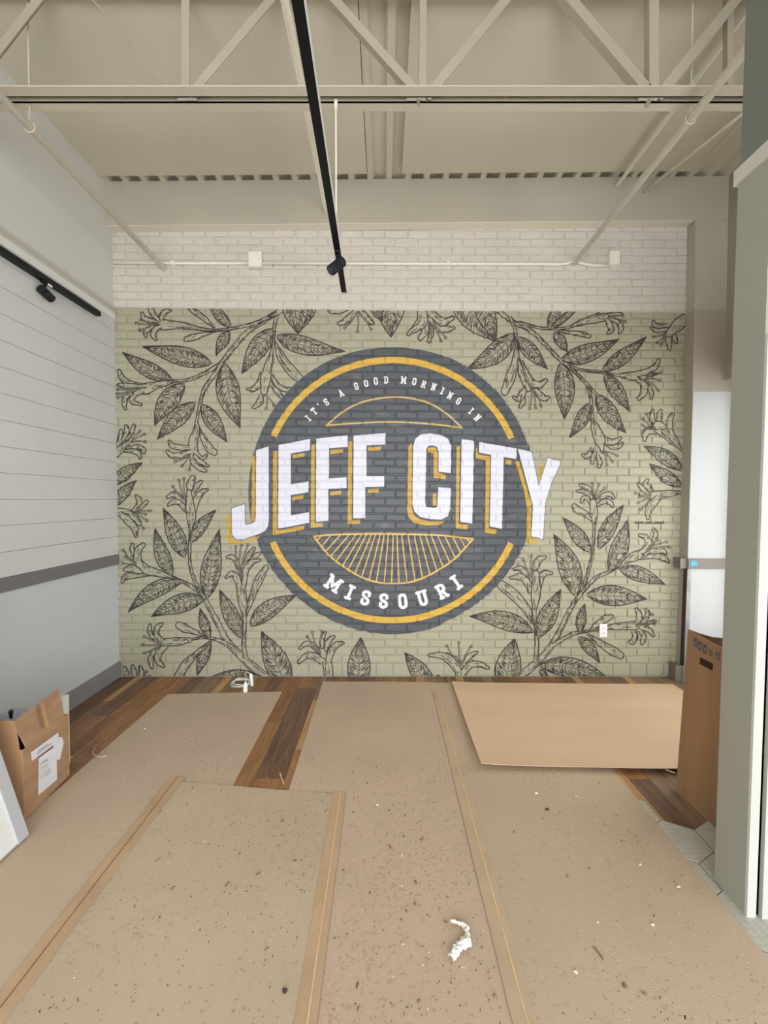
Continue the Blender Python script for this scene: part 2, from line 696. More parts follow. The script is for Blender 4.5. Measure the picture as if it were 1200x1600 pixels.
# stems
for r, p, w in [
    (1, [(1025, 45), (900, 122), (810, 185), (745, 255), (690, 325), (650, 370), (560, 424), (460, 464), (370, 470)], [15, 14, 14, 14, 13, 11, 10, 9, 7]),
    (1, [(985, 72), (870, 126), (720, 162), (600, 174)], [11, 10, 8, 5]),
    (1, [(660, 360), (605, 450), (560, 515), (535, 600), (515, 700)], [11, 12, 11, 9, 7]),
    (1, [(985, 90), (970, 150), (965, 220), (955, 300)], [10, 9, 8, 7]),
    (2, [(920, 1205), (790, 1085), (700, 990), (650, 900), (590, 790), (545, 710), (475, 655), (390, 615), (360, 605)], [30, 22, 18, 16, 14, 11, 10, 8, 7]),
    (2, [(548, 712), (500, 620), (475, 530), (474, 420), (478, 330)], [8, 10, 8, 8, 8]),
    (2, [(800, 1080), (790, 1000), (795, 900), (795, 840)], [14, 12, 10, 10]),
    (2, [(760, 1060), (690, 1000), (620, 970), (550, 963), (480, 972)], [15, 13, 9, 6, 6]),
    (3, [(60, 50), (150, 120), (250, 170), (330, 240), (420, 335), (500, 400), (580, 480), (650, 555)], [12, 13, 12, 11, 10, 9, 9, 7]),
    (3, [(190, 128), (300, 155), (380, 165), (480, 158)], [9, 8, 7, 6]),
    (3, [(140, 95), (165, 160), (180, 250), (185, 330)], [9, 9, 7, 7]),
    (3, [(455, 362), (540, 402), (650, 415), (790, 440)], [8, 7, 7, 7]),
    (3, [(590, 500), (612, 570), (620, 690)], [8, 9, 8]),
    (4, [(170, 1215), (300, 1100), (380, 1010), (440, 900), (500, 780), (545, 715), (640, 612), (720, 574), (810, 520)], [24, 20, 18, 15, 12, 11, 10, 9, 9]),
    (4, [(570, 670), (600, 560), (622, 460), (632, 300)], [8, 9, 7, 8]),
    (4, [(290, 1100), (295, 980), (285, 880), (280, 800)], [13, 12, 10, 10]),
    (4, [(390, 1005), (500, 942), (580, 925), (700, 905)], [12, 10, 8, 8]),
]:
    stem(r, p, w)

# leaves
for a in [
    (1, (712, 150), (655, 100), (570, -20), 30, 32), (1, (705, 180), (665, 235), (628, 318), 34, 30),
    (1, (600, 368), (430, 335), (198, 268), 62, 50), (1, (370, 462), (220, 410), (82, 303), 44, 46),
    (1, (440, 488), (320, 580), (270, 728), 55, 62), (1, (505, 598), (390, 680), (285, 810), 50, 52),
    (1, (545, 608), (610, 710), (692, 825), 46, 46), (1, (682, 370), (688, 560), (768, 740), 72, 66),
    (1, (962, 165), (870, 270), (780, 425), 58, 56), (1, (985, 205), (1120, 280), (1382, 296), 52, 56),
    (1, (1200, -40), (1150, 60), (1110, 188), 52, 52), (1, (20, 1080), (90, 1000), (195, 950), 38, 36),
    (1, (10, 1210), (85, 1120), (158, 1055), 34, 34),
    (2, (575, 728), (585, 560), (648, 328), 62, 56), (2, (445, 490), (390, 360), (318, 203), 52, 50),
    (2, (480, 405), (530, 300), (625, 215), 36, 36), (2, (370, 600), (300, 480), (272, 325), 44, 44),
    (2, (430, 630), (250, 660), (115, 810), 48, 44), (2, (560, 735), (400, 745), (250, 838), 54, 56),
    (2, (780, 965), (710, 820), (648, 683), 46, 46), (2, (830, 895), (920, 780), (1100, 712), 52, 50),
    (2, (1055, 1275), (970, 1090), (895, 928), 76, 68), (2, (590, 965), (555, 880), (535, 793), 30, 30),
    (2, (595, 990), (545, 1080), (518, 1182), 32, 32), (2, (900, 1200), (740, 1150), (590, 1200), 26, 26),
    (7, (940, 1330), (940, 1140), (958, 972), 80, 74), (8, (330, 1300), (220, 1150), (135, 1035), 62, 56),
    (8, (780, 1300), (800, 1100), (845, 945), 84, 84),
    (9, (20, -60), (40, 60), (55, 180), 66, 76), (9, (570, -120), (560, 40), (568, 200), 84, 84),
    (9, (910, -60), (1020, 90), (1147, 222), 80, 80), (9, (500, -60), (470, 40), (520, 110), 40, 36),
    (3, (365, 162), (400, 95), (420, 0), 36, 30), (3, (380, 162), (450, 100), (560, 20), 20, 20),
    (3, (400, 183), (440, 235), (472, 298), 34, 30), (3, (440, 342), (590, 320), (775, 225), 56, 52),
    (3, (680, 410), (800, 340), (935, 213), 40, 44), (3, (690, 430), (770, 520), (838, 648), 44, 42),
    (3, (438, 360), (470, 530), (455, 692), 58, 60), (3, (650, 550), (710, 660), (815, 773), 50, 50),
    (3, (606, 600), (570, 690), (488, 800), 38, 40), (3, (155, 190), (80, 320), (-116, 400), 58, 62),
    (3, (185, 213), (260, 300), (356, 398), 44, 42), (3, (-60, -60), (10, 90), (55, 235), 58, 52),
    (3, (1145, 992), (1050, 900), (922, 853), 42, 42), (3, (1145, 1087), (1050, 1030), (955, 955), 36, 38),
    (4, (525, 720), (495, 530), (395, 358), 68, 62), (4, (608, 460), (540, 360), (450, 260), 40, 42),
    (4, (660, 440), (710, 310), (803, 185), 42, 44), (4, (720, 575), (790, 440), (828, 270), 52, 52),
    (4, (780, 560), (900, 580), (1045, 650), 44, 44), (4, (590, 710), (760, 715), (938, 735), 58, 62),
    (4, (548, 930), (550, 850), (575, 765), 30, 30), (4, (540, 960), (610, 1010), (662, 1108), 34, 32),
    (4, (270, 930), (110, 830), (-95, 838), 52, 56), (4, (300, 960), (360, 830), (435, 680), 54, 52),
    (4, (310, 1128), (520, 1110), (740, 1230), 58, 60), (4, (310, 1150), (345, 1180), (370, 1240), 16, 18),
]:
    leaf(*a)

# buds, tubes and petals, painted back to front
for a in [
    (1, [(620, 160), (560, 105), (500, 60), (450, 20)], [4, 14, 16, 10]),
    (1, [(620, 180), (560, 195), (490, 215), (455, 225)], [4, 11, 19, 15]),
    (1, [(620, 173), (540, 165), (430, 145), (310, 140)], [5, 9, 20, 30]),
    (1, [(300, 130), (250, 115), (205, 100), (195, 75)], [8, 13, 13, 9]),
    (1, [(300, 120), (270, 90), (250, 60), (242, 20)], [9, 15, 16, 15]),
    (1, [(310, 115), (312, 85), (335, 62), (362, 58)], [10, 17, 14, 6]),
    (1, [(290, 150), (240, 160), (215, 182), (218, 208)], [7, 13, 14, 8]),
    (1, [(300, 150), (270, 170), (262, 200), (275, 226)], [10, 16, 17, 7]),
    (1, [(390, 470), (300, 490), (215, 515)], [8, 18, 32]),
    (1, [(220, 500), (130, 488), (80, 455), (60, 412)], [12, 17, 16, 10]),
    (1, [(200, 502), (120, 500), (75, 495), (52, 492)], [10, 16, 14, 5]),
    (1, [(200, 520), (145, 555), (140, 592), (188, 608)], [18, 17, 14, 6]),
    (1, [(130, 540), (95, 570), (90, 600), (95, 630)], [10, 14, 15, 8]),
    (1, [(530, 745), (555, 810), (590, 865), (618, 888)], [4, 16, 23, 17]),
    (1, [(515, 700), (512, 760), (495, 820), (490, 880)], [7, 19, 26, 30]),
    (1, [(475, 860), (420, 860), (370, 848), (355, 826)], [13, 16, 15, 9]),
    (1, [(478, 885), (420, 905), (370, 905), (342, 882)], [13, 18, 16, 9]),
    (1, [(505, 885), (530, 918), (555, 920), (570, 904)], [14, 15, 11, 6]),
    (1, [(480, 908), (500, 950), (535, 982), (562, 996)], [14, 16, 15, 9]),
    (1, [(500, 908), (530, 938), (560, 958), (580, 968)], [12, 14, 12, 6]),
    (1, [(975, 240), (1010, 330), (1070, 410), (1130, 470)], [4, 23, 28, 22]),
    (1, [(950, 440), (990, 500), (1040, 520), (1085, 515)], [12, 17, 14, 8]),
    (1, [(955, 490), (985, 530), (1010, 560), (1030, 575)], [10, 14, 12, 7]),
    (1, [(900, 420), (885, 480), (850, 515), (815, 518)], [14, 19, 16, 7]),
    (1, [(895, 555), (882, 595), (855, 622)], [13, 19, 11]),
    (1, [(955, 300), (935, 380), (918, 460), (910, 530)], [9, 22, 30, 20]),
    (1, [(45, 870), (60, 830), (70, 790), (70, 762)], [10, 14, 15, 9]),
    (1, [(80, 820), (98, 785), (104, 755), (100, 735)], [9, 13, 14, 9]),
    (1, [(118, 800), (135, 770), (143, 745), (146, 730)], [8, 11, 12, 8]),
    (1, [(20, 920), (70, 868), (130, 812)], [16, 22, 11]),
    (1, [(120, 865), (165, 855), (200, 870), (207, 890)], [9, 14, 13, 8]),
    (1, [(90, 880), (145, 880), (175, 898), (183, 920)], [9, 14, 14, 8]),
    # lower left
    (2, [(140, 222), (170, 192), (178, 160), (162, 132)], [10, 16, 16, 9]),
    (2, [(160, 215), (195, 190), (222, 165)], [6, 13, 9]),
    (2, [(20, 218), (70, 225), (130, 235)], [14, 22, 20]),
    (2, [(60, 235), (115, 275), (150, 320), (158, 365)], [14, 25, 20, 9]),
    (2, [(120, 230), (155, 262), (178, 292)], [13, 20, 13]),
    (2, [(455, 215), (425, 155), (385, 122), (345, 138)], [12, 18, 18, 9]),
    (2, [(455, 225), (420, 175), (380, 165), (350, 184)], [9, 15, 15, 8]),
    (2, [(490, 115), (515, 72), (538, 50)], [8, 16, 10]),
    (2, [(470, 110), (478, 62), (490, 26)], [13, 22, 14]),
    (2, [(498, 210), (518, 145), (545, 108), (572, 96)], [14, 20, 16, 9]),
    (2, [(478, 330), (482, 250), (472, 170), (470, 110)], [9, 27, 24, 14]),
    (2, [(180, 500), (150, 480), (135, 445), (138, 416)], [7, 12, 13, 9]),
    (2, [(245, 588), (150, 597), (100, 605), (76, 635)], [10, 16, 18, 8]),
    (2, [(260, 570), (180, 565), (130, 558), (98, 562)], [12, 21, 22, 12]),
    (2, [(370, 608), (290, 585), (225, 565), (190, 535)], [8, 20, 26, 22]),
    (2, [(200, 560), (168, 510), (172, 450), (200, 418)], [14, 24, 20, 13]),
    (2, [(800, 840), (838, 725), (878, 625), (920, 552)], [5, 17, 24, 15]),
    (2, [(790, 540), (820, 480), (850, 440)], [8, 15, 9]),
    (2, [(800, 560), (830, 515), (860, 482), (885, 466)], [9, 15, 13, 7]),
    (2, [(760, 560), (745, 510), (720, 488), (695, 490)], [11, 15, 14, 8]),
    (2, [(795, 840), (782, 740), (770, 640)], [12, 26, 26]),
    (2, [(765, 660), (745, 605), (720, 586), (688, 608)], [16, 20, 15, 7]),
    (2, [(790, 660), (800, 575), (830, 525), (882, 506)], [14, 18, 17, 8]),
    (2, [(600, 980), (520, 1050), (450, 1120), (400, 1205)], [5, 14, 24, 26]),
    (2, [(560, 955), (500, 928), (440, 905), (412, 890)], [4, 14, 25, 20]),
    (2, [(280, 982), (250, 950), (238, 920), (242, 890)], [8, 12, 13, 8]),
    (2, [(290, 1020), (252, 1060), (245, 1100), (252, 1135)], [9, 14, 16, 9]),
    (2, [(480, 975), (400, 985), (320, 990)], [12, 23, 22]),
    (2, [(315, 985), (280, 945), (283, 905), (306, 885)], [14, 16, 16, 10]),
    (2, [(335, 1010), (292, 1050), (290, 1100), (318, 1128)], [15, 20, 18, 9]),
    (2, [(105, 1210), (98, 1165), (92, 1140)], [12, 17, 10]),
    (2, [(150, 1210), (146, 1160), (140, 1130)], [12, 17, 9]),
    (2, [(180, 1210), (190, 1165), (185, 1135)], [12, 16, 9]),
    # bottom middle
    (7, [(680, 1065), (635, 1020), (590, 1012), (552, 1040)], [14, 18, 17, 9]),
    (7, [(700, 1040), (700, 990), (712, 950), (722, 940)], [10, 14, 11, 7]),
    (7, [(720, 1060), (735, 1010), (758, 978), (780, 962)], [12, 20, 14, 7]),
    (7, [(745, 1260), (735, 1150), (700, 1070)], [30, 30, 26]),
    (7, [(700, 1130), (640, 1092), (590, 1095), (545, 1135)], [22, 23, 19, 11]),
    (7, [(740, 1130), (760, 1065), (795, 1018), (838, 1006)], [18, 22, 20, 9]),
    (8, [(450, 1095), (430, 1060), (408, 1042)], [10, 14, 9]),
    (8, [(520, 1100), (550, 1060), (582, 1040), (602, 1030)], [10, 18, 13, 6]),
    (8, [(500, 1240), (490, 1150), (460, 1080)], [34, 30, 20]),
    (8, [(480, 1150), (430, 1085), (370, 1052), (296, 1050)], [24, 27, 20, 10]),
    (8, [(515, 1160), (560, 1112), (620, 1110), (670, 1132)], [20, 21, 18, 10]),
    (8, [(330, 1215), (350, 1195)], [12, 12]),
    # top middle
    (9, [(360, 20), (290, 50), (240, 55), (225, 30)], [14, 18, 16, 10]),
    (9, [(370, 60), (335, 95), (300, 120), (280, 125)], [12, 18, 14, 8]),
    (9, [(400, 50), (430, 90), (455, 115), (468, 122)], [12, 16, 13, 7]),
    (9, [(735, 20), (780, 60), (850, 115), (905, 95)], [16, 20, 22, 12]),
    (9, [(780, 100), (830, 150), (880, 155), (912, 150)], [12, 18, 16, 8]),
    (9, [(765, 120), (755, 170), (730, 205)], [12, 18, 12]),
    (9, [(785, 130), (790, 180), (775, 220)], [10, 14, 9]),
    (9, [(730, -20), (740, 70), (735, 120), (665, 182)], [16, 26, 30, 11]),
    # upper right
    (3, [(420, 175), (490, 185), (560, 195), (598, 206)], [4, 10, 15, 12]),
    (3, [(690, 85), (740, 77), (790, 76)], [11, 12, 7]),
    (3, [(640, 88), (670, 75), (720, 62)], [9, 11, 6]),
    (3, [(480, 157), (560, 125), (640, 105), (700, 97)], [6, 16, 24, 20]),
    (3, [(735, 110), (778, 130), (788, 160), (782, 182)], [9, 15, 15, 9]),
    (3, [(700, 102), (722, 140), (733, 168), (714, 188)], [12, 16, 15, 8]),
    (3, [(920, 440), (960, 435), (1000, 425)], [8, 10, 5]),
    (3, [(930, 480), (955, 510), (968, 545), (965, 572)], [9, 14, 13, 7]),
    (3, [(790, 438), (850, 440), (910, 440)], [15, 24, 26]),
    (3, [(880, 430), (950, 412), (992, 382), (1008, 350)], [16, 18, 16, 10]),
    (3, [(885, 462), (925, 490), (920, 540), (895, 572)], [15, 19, 19, 11]),
    (3, [(620, 860), (605, 895), (585, 912), (565, 905)], [8, 15, 14, 8]),
    (3, [(640, 880), (622, 925), (618, 948)], [9, 14, 9]),
    (3, [(650, 905), (664, 945), (660, 970)], [9, 15, 10]),
    (3, [(700, 840), (740, 855), (778, 850), (796, 836)], [9, 15, 14, 7]),
    (3, [(675, 795), (720, 828), (758, 822), (784, 804)], [12, 20, 16, 8]),
    (3, [(618, 690), (640, 750), (662, 810), (680, 885)], [8, 26, 32, 8]),
    (3, [(175, 230), (170, 350), (140, 450), (108, 530)], [4, 20, 28, 22]),
    (3, [(240, 500), (205, 550), (185, 575), (160, 565)], [14, 18, 15, 8]),
    (3, [(215, 550), (212, 595), (200, 620)], [11, 15, 9]),
    (3, [(285, 520), (320, 560), (345, 572), (362, 566)], [14, 20, 16, 8]),
    (3, [(190, 340), (212, 420), (240, 480), (245, 515)], [6, 24, 30, 16]),
    (3, [(205, 350), (255, 465), (305, 492), (345, 468)], [7, 20, 21, 12]),
    (3, [(1050, 170), (1000, 172), (968, 160)], [10, 14, 9]),
    (3, [(1060, 145), (1010, 148), (985, 140), (978, 122)], [10, 14, 13, 8]),
    (3, [(1095, 195), (1105, 225), (1114, 242)], [9, 14, 8]),
    (3, [(1065, 210), (1070, 250), (1072, 280)], [15, 17, 9]),
    (3, [(1175, 98), (1125, 138), (1070, 190)], [30, 34, 22]),
    (3, [(1020, 720), (1012, 690), (1015, 660), (1022, 644)], [9, 14, 13, 8]),
    (3, [(1000, 730), (976, 700), (970, 665), (974, 645)], [9, 14, 14, 9]),
    (3, [(980, 750), (945, 752), (920, 770)], [8, 13, 8]),
    (3, [(1000, 770), (960, 762), (932, 785), (926, 815)], [14, 18, 17, 9]),
    (3, [(1145, 875), (1085, 805), (1010, 740)], [6, 28, 34]),
    (3, [(1085, 780), (1072, 730), (1080, 685), (1093, 665)], [13, 17, 16, 9]),
    # lower right
    (4, [(950, 118), (920, 92), (902, 72), (892, 60)], [9, 14, 13, 8]),
    (4, [(975, 112), (950, 82), (932, 60), (943, 38)], [10, 16, 15, 8]),
    (4, [(1145, 110), (1060, 118), (980, 130)], [8, 20, 26]),
    (4, [(1010, 140), (970, 180), (948, 220), (946, 262)], [18, 24, 19, 8]),
    (4, [(640, 290), (585, 240), (535, 212), (515, 190)], [5, 17, 20, 14]),
    (4, [(625, 150), (600, 92), (570, 74), (550, 66)], [9, 15, 14, 8]),
    (4, [(622, 150), (590, 112), (560, 102), (535, 104)], [9, 14, 13, 7]),
    (4, [(612, 175), (590, 142), (570, 142), (555, 166)], [9, 13, 12, 7]),
    (4, [(650, 160), (690, 128), (725, 122), (745, 142)], [9, 15, 14, 8]),
    (4, [(650, 185), (690, 162), (722, 168), (740, 190)], [9, 15, 14, 8]),
    (4, [(632, 300), (630, 230), (625, 170)], [10, 21, 19]),
    (4, [(965, 420), (988, 380), (990, 345), (978, 325)], [9, 13, 12, 7]),
    (4, [(900, 495), (980, 480), (1040, 495), (1066, 518)], [10, 18, 17, 7]),
    (4, [(930, 462), (1000, 450), (1035, 455), (1052, 468)], [11, 18, 14, 7]),
    (4, [(805, 520), (870, 485), (930, 460)], [12, 27, 24]),
    (4, [(905, 465), (950, 420), (935, 375), (900, 362)], [15, 20, 16, 9]),
    (4, [(600, 925), (650, 882), (700, 850), (730, 838)], [4, 16, 19, 13]),
    (4, [(590, 940), (660, 990), (740, 1040), (785, 1065)], [5, 17, 26, 20]),
    (4, [(920, 895), (960, 872), (985, 862)], [6, 10, 6]),
    (4, [(900, 885), (932, 850), (945, 820), (937, 800)], [9, 14, 13, 7]),
    (4, [(920, 908), (955, 918), (970, 940), (978, 950)], [9, 14, 12, 7]),
    (4, [(700, 905), (780, 895), (870, 890)], [10, 20, 24]),
    (4, [(870, 885), (895, 850), (890, 815), (880, 797)], [12, 16, 15, 9]),
    (4, [(862, 920), (872, 958), (855, 985), (842, 988)], [11, 16, 15, 9]),
    (4, [(890, 915), (920, 945), (918, 975), (910, 995)], [10, 15, 15, 8]),
    (4, [(270, 880), (230, 790), (160, 710), (90, 655)], [6, 24, 30, 26]),
    (4, [(250, 640), (225, 580), (195, 555), (165, 560)], [9, 18, 16, 8]),
    (4, [(262, 700), (240, 640), (200, 605), (145, 610)], [14, 20, 20, 9]),
    (4, [(280, 590), (292, 530), (312, 502), (342, 490)], [10, 20, 19, 9]),
    (4, [(300, 700), (312, 620), (340, 585), (380, 584)], [14, 22, 18, 8]),
    (4, [(280, 800), (290, 700), (290, 590)], [13, 28, 20]),
]:
    blob(*a)

for r, a, ends in [
    (1, (275, 132), [(185, 112), (160, 130), (180, 170)]), (1, (150, 515), [(52, 518), (48, 545), (52, 568)]),
    (1, (470, 905), [(390, 942), (428, 968), (473, 990)]), (1, (925, 560), [(922, 630), (968, 612)]),
    (1, (130, 830), [(183, 762), (207, 783), (212, 825)]),
    (2, (140, 232), [(240, 218), (215, 238), (222, 275), (202, 322)]), (2, (455, 165), [(375, 75), (410, 38), (440, 28)]),
    (2, (160, 525), [(85, 450), (97, 487), (77, 525)]), (2, (772, 610), [(743, 430), (775, 422), (815, 418)]),
    (2, (310, 992), [(207, 955), (195, 1005), (207, 1053)]), (2, (205, 1200), [(220, 1160), (237, 1190)]),
    (7, (690, 1080), [(600, 965), (633, 935), (698, 928)]), (8, (502, 1110), [(405, 990), (483, 970), (563, 995)]),
    (9, (380, 60), [(312, 150), (382, 170), (458, 157)]), (9, (785, 120), [(785, 225), (843, 222), (868, 203)]),
    (3, (735, 100), [(800, 86), (812, 122)]), (3, (930, 460), [(1023, 418), (1020, 465), (1008, 525)]),
    (3, (682, 880), [(765, 908), (738, 942), (705, 962)]), (3, (262, 500), [(252, 632), (287, 628), (320, 615)]),
    (3, (1055, 185), [(978, 212), (1000, 245), (1023, 258)]), (3, (995, 755), [(917, 688), (938, 663), (912, 728)]),
    (4, (965, 125), [(872, 115), (897, 135), (888, 170), (905, 210)]), (4, (642, 150), [(620, 58), (657, 65), (693, 85)]),
    (4, (935, 450), [(1005, 390), (1055, 400), (1072, 432)]), (4, (875, 895), [(972, 825), (992, 865), (985, 882)]),
    (4, (268, 610), [(215, 500), (263, 482)]),
]:
    for e in ends:
        stamen(r, a, e)

# the grey roundel with its ragged brushed rim
CX, CY, CR = 612.5, 766.0, 224.5
ang = np.linspace(0, 2 * math.pi, 260, endpoint=False)
rad = []
for a in ang:
    d = math.degrees(a) % 360
    rough = 0.6 if (20 < d < 70 or 95 < d < 165 or 290 < d < 345) else 0.12
    rad.append(CR + random.uniform(-1, 1) * rough * 1.6 + (-2.5 if 20 < d < 70 else 0) + 0.8 * math.sin(a * 5))
rad = np.array(rad)
fill(np.stack([CX + np.cos(ang) * rad, CY + np.sin(ang) * rad], 1), CHAR)
# streaky second coat near the rim and patched bricks
for _ in range(46):
    a = random.choice((random.uniform(20, 70), random.uniform(95, 165), random.uniform(290, 345)))
    r0 = CR + random.uniform(-6, 0.5)
    x, y = CX + math.cos(math.radians(a)) * r0, CY + math.sin(math.radians(a)) * r0
    line([(x, y), (x + random.uniform(3, 9), y + random.uniform(-1, 1))], random.uniform(0.6, 1.8),
         col=random.choice((CHAR, CHAR, (118, 118, 112))), alpha=random.uniform(0.4, 0.9))
for (x, y, w_) in [(602, 645, 16), (620, 664, 14), (520, 866, 10), (792, 822, 18), (808, 806, 16), (600, 820, 8),
                   (560, 588, 10), (662, 676, 7), (772, 895, 10), (800, 690, 12), (428, 870, 12), (705, 650, 10),
                   (445, 880, 10), (740, 860, 12), (575, 850, 8), (490, 740, 14), (820, 700, 14), (495, 862, 8)]:
    for _ in range(9):
        yy = y + random.uniform(-4, 4)
        xx = x + random.uniform(-w_ / 2, w_ / 2)
        line([(xx - w_ * .5, yy), (xx + w_ * .5, yy + random.uniform(-1, 1))], random.uniform(1, 2.4),
             col=(128, 128, 122), alpha=random.uniform(0.12, 0.35))


def arc(r, a0, a1, n=60):
    a = np.radians(np.linspace(a0, a1, n))
    return np.stack([CX + np.cos(a) * r, CY + np.sin(a) * r], 1)


def band(r0, r1, a0, a1, col):
    fill(np.vstack([arc(r0, a0, a1), arc(r1, a0, a1)[::-1]]), col)


band(198.5, 208.5, 180 + 24.5, 360 - 23.5, YEL)
band(198.5, 208.5, 24.0, 180 - 23.5, YEL)

# rising-sun lens and the fan of rays
PALEY = (206, 176, 104)
P = smooth(px(13, [(225, 355), (330, 270), (450, 214), (630, 188), (800, 215), (920, 280), (1020, 370)]), 8)
line(P, 2.7, col=PALEY)
P = smooth(px(13, [(225, 355), (400, 342), (630, 335), (850, 348), (1020, 370)]), 8)
line(P, 2.5, col=PALEY)
RAY = (224, 184, 96)
line(smooth(px(12, [(45, 80), (200, 68), (400, 63), (600, 63), (900, 72), (1150, 98)]), 8), 2.7, col=RAY)
line(smooth(px(12, [(45, 80), (130, 190), (200, 253), (285, 312), (380, 366), (500, 402), (600, 409), (720, 397),
                    (850, 348), (1000, 255), (1090, 168), (1150, 98)]), 6), 2.7, col=RAY)
tops = [100, 165, 232, 293, 340, 378, 412, 447, 475, 508, 535, 563, 597, 622, 655, 700, 742, 780, 820, 860, 905, 955, 1010, 1060, 1100]
bots = [(68, 108), (103, 148), (128, 185), (162, 218), (200, 253), (245, 284), (285, 310), (330, 340), (378, 362), (430, 378),
        (480, 394), (535, 404), (585, 408), (637, 406), (693, 399), (748, 388), (800, 368), (852, 346), (900, 318),
        (943, 292), (990, 262), (1028, 230), (1065, 195), (1098, 160), (1130, 122)]
for t_, b_ in zip(tops, bots):
    yt = 63 + 35 * max(0, (t_ - 600) / 550) ** 2 + 14 * max(0, (600 - t_) / 555) ** 2
    line(px(12, [(t_, yt), b_]), 2.0, col=RAY)

# big lettering: gold drop shade first, white faces on top
for pl in [[(192, 190), (215, 190), (215, 645), (190, 645)],
           [(20, 590), (46, 600), (48, 740), (70, 778), (120, 785), (252, 740), (225, 772), (70, 808), (30, 790), (20, 740)],
           [(340, 155), (368, 150), (368, 700), (375, 705), (557, 672), (557, 700), (338, 738)],
           [(475, 180), (560, 168), (560, 192), (475, 205)], [(472, 472), (552, 460), (552, 485), (472, 497)],
           [(605, 112), (630, 108), (628, 655), (688, 655), (688, 680), (602, 688)],
           [(738, 145), (828, 140), (826, 165), (738, 175)], [(736, 437), (815, 430), (815, 455), (736, 462)],
           [(863, 88), (890, 86), (886, 635), (946, 632), (944, 660), (858, 662)],
           [(1000, 130), (1088, 123), (1088, 150), (1000, 155)], [(998, 420), (1075, 416), (1075, 442), (998, 445)]]:
    fill(px(10, pl), (198, 160, 66))
for pl in [[(100, 140), (105, 155), (103, 600), (125, 650), (165, 675), (240, 688), (335, 685), (300, 712), (200, 715),
            (120, 700), (80, 655), (72, 600), (80, 170)],
           [(215, 178), (262, 172), (282, 192), (282, 345), (340, 365), (340, 395), (255, 385), (255, 215), (215, 205)],
           [(250, 495), (275, 495), (275, 580), (250, 580)], [(415, 165), (438, 165), (430, 705), (495, 712), (490, 745), (408, 735)],
           [(548, 180), (560, 183), (562, 222), (648, 238), (637, 735), (695, 745), (692, 778), (612, 765), (618, 262), (548, 250)],
           [(755, 255), (798, 262), (793, 295), (752, 290)],
           [(820, 268), (848, 270), (935, 560), (928, 790), (972, 825), (965, 845), (900, 835), (905, 600), (885, 480)],
           [(1005, 290), (1035, 290), (990, 410), (980, 380)]]:
    fill(px(11, pl), (198, 160, 66))
FACES = [(10, [(222, 148), (310, 122), (310, 640), (304, 680), (285, 708), (250, 728), (130, 768), (85, 766), (62, 748), (55, 715),
               (52, 555), (142, 522), (145, 655), (155, 667), (190, 660), (212, 645), (220, 615)]),
         (10, [(378, 112), (598, 70), (596, 148), (463, 172), (463, 385), (586, 365), (586, 440), (463, 460), (463, 602),
               (592, 578), (592, 652), (375, 695)]),
         (10, [(640, 68), (858, 45), (858, 125), (728, 135), (728, 345), (850, 337), (850, 412), (724, 418), (724, 640), (637, 647)]),
         (10, [(900, 45), (1122, 30), (1120, 108), (988, 115), (988, 328), (1112, 328), (1112, 402), (980, 404), (980, 620), (896, 620)]),
         (11, [(113, 165), (128, 115), (165, 82), (230, 76), (310, 88), (355, 115), (378, 165), (375, 352), (290, 342), (290, 195),
               (278, 168), (250, 160), (218, 162), (205, 185), (196, 560), (206, 588), (265, 594), (280, 584), (288, 450),
               (375, 456), (370, 600), (355, 650), (310, 674), (230, 672), (160, 655), (122, 618), (108, 570)]),
         (11, [(450, 116), (537, 128), (524, 703), (440, 690)]),
         (11, [(573, 135), (833, 182), (830, 255), (742, 240), (730, 740), (645, 722), (655, 225), (570, 210)]),
         (11, [(840, 183), (935, 203), (985, 445), (1048, 245), (1090, 258), (1135, 268), (1128, 310), (1112, 335), (1105, 360),
               (1085, 385), (1030, 560), (1022, 700), (1015, 815), (975, 798), (935, 792), (945, 575)])]
for r, pl in FACES:
    P = px(r, pl)
    line(P, 2.6, col=(96, 92, 78) if r == 99 else CHAR, close=True, alpha=0.55)
    fill(P, WHT)

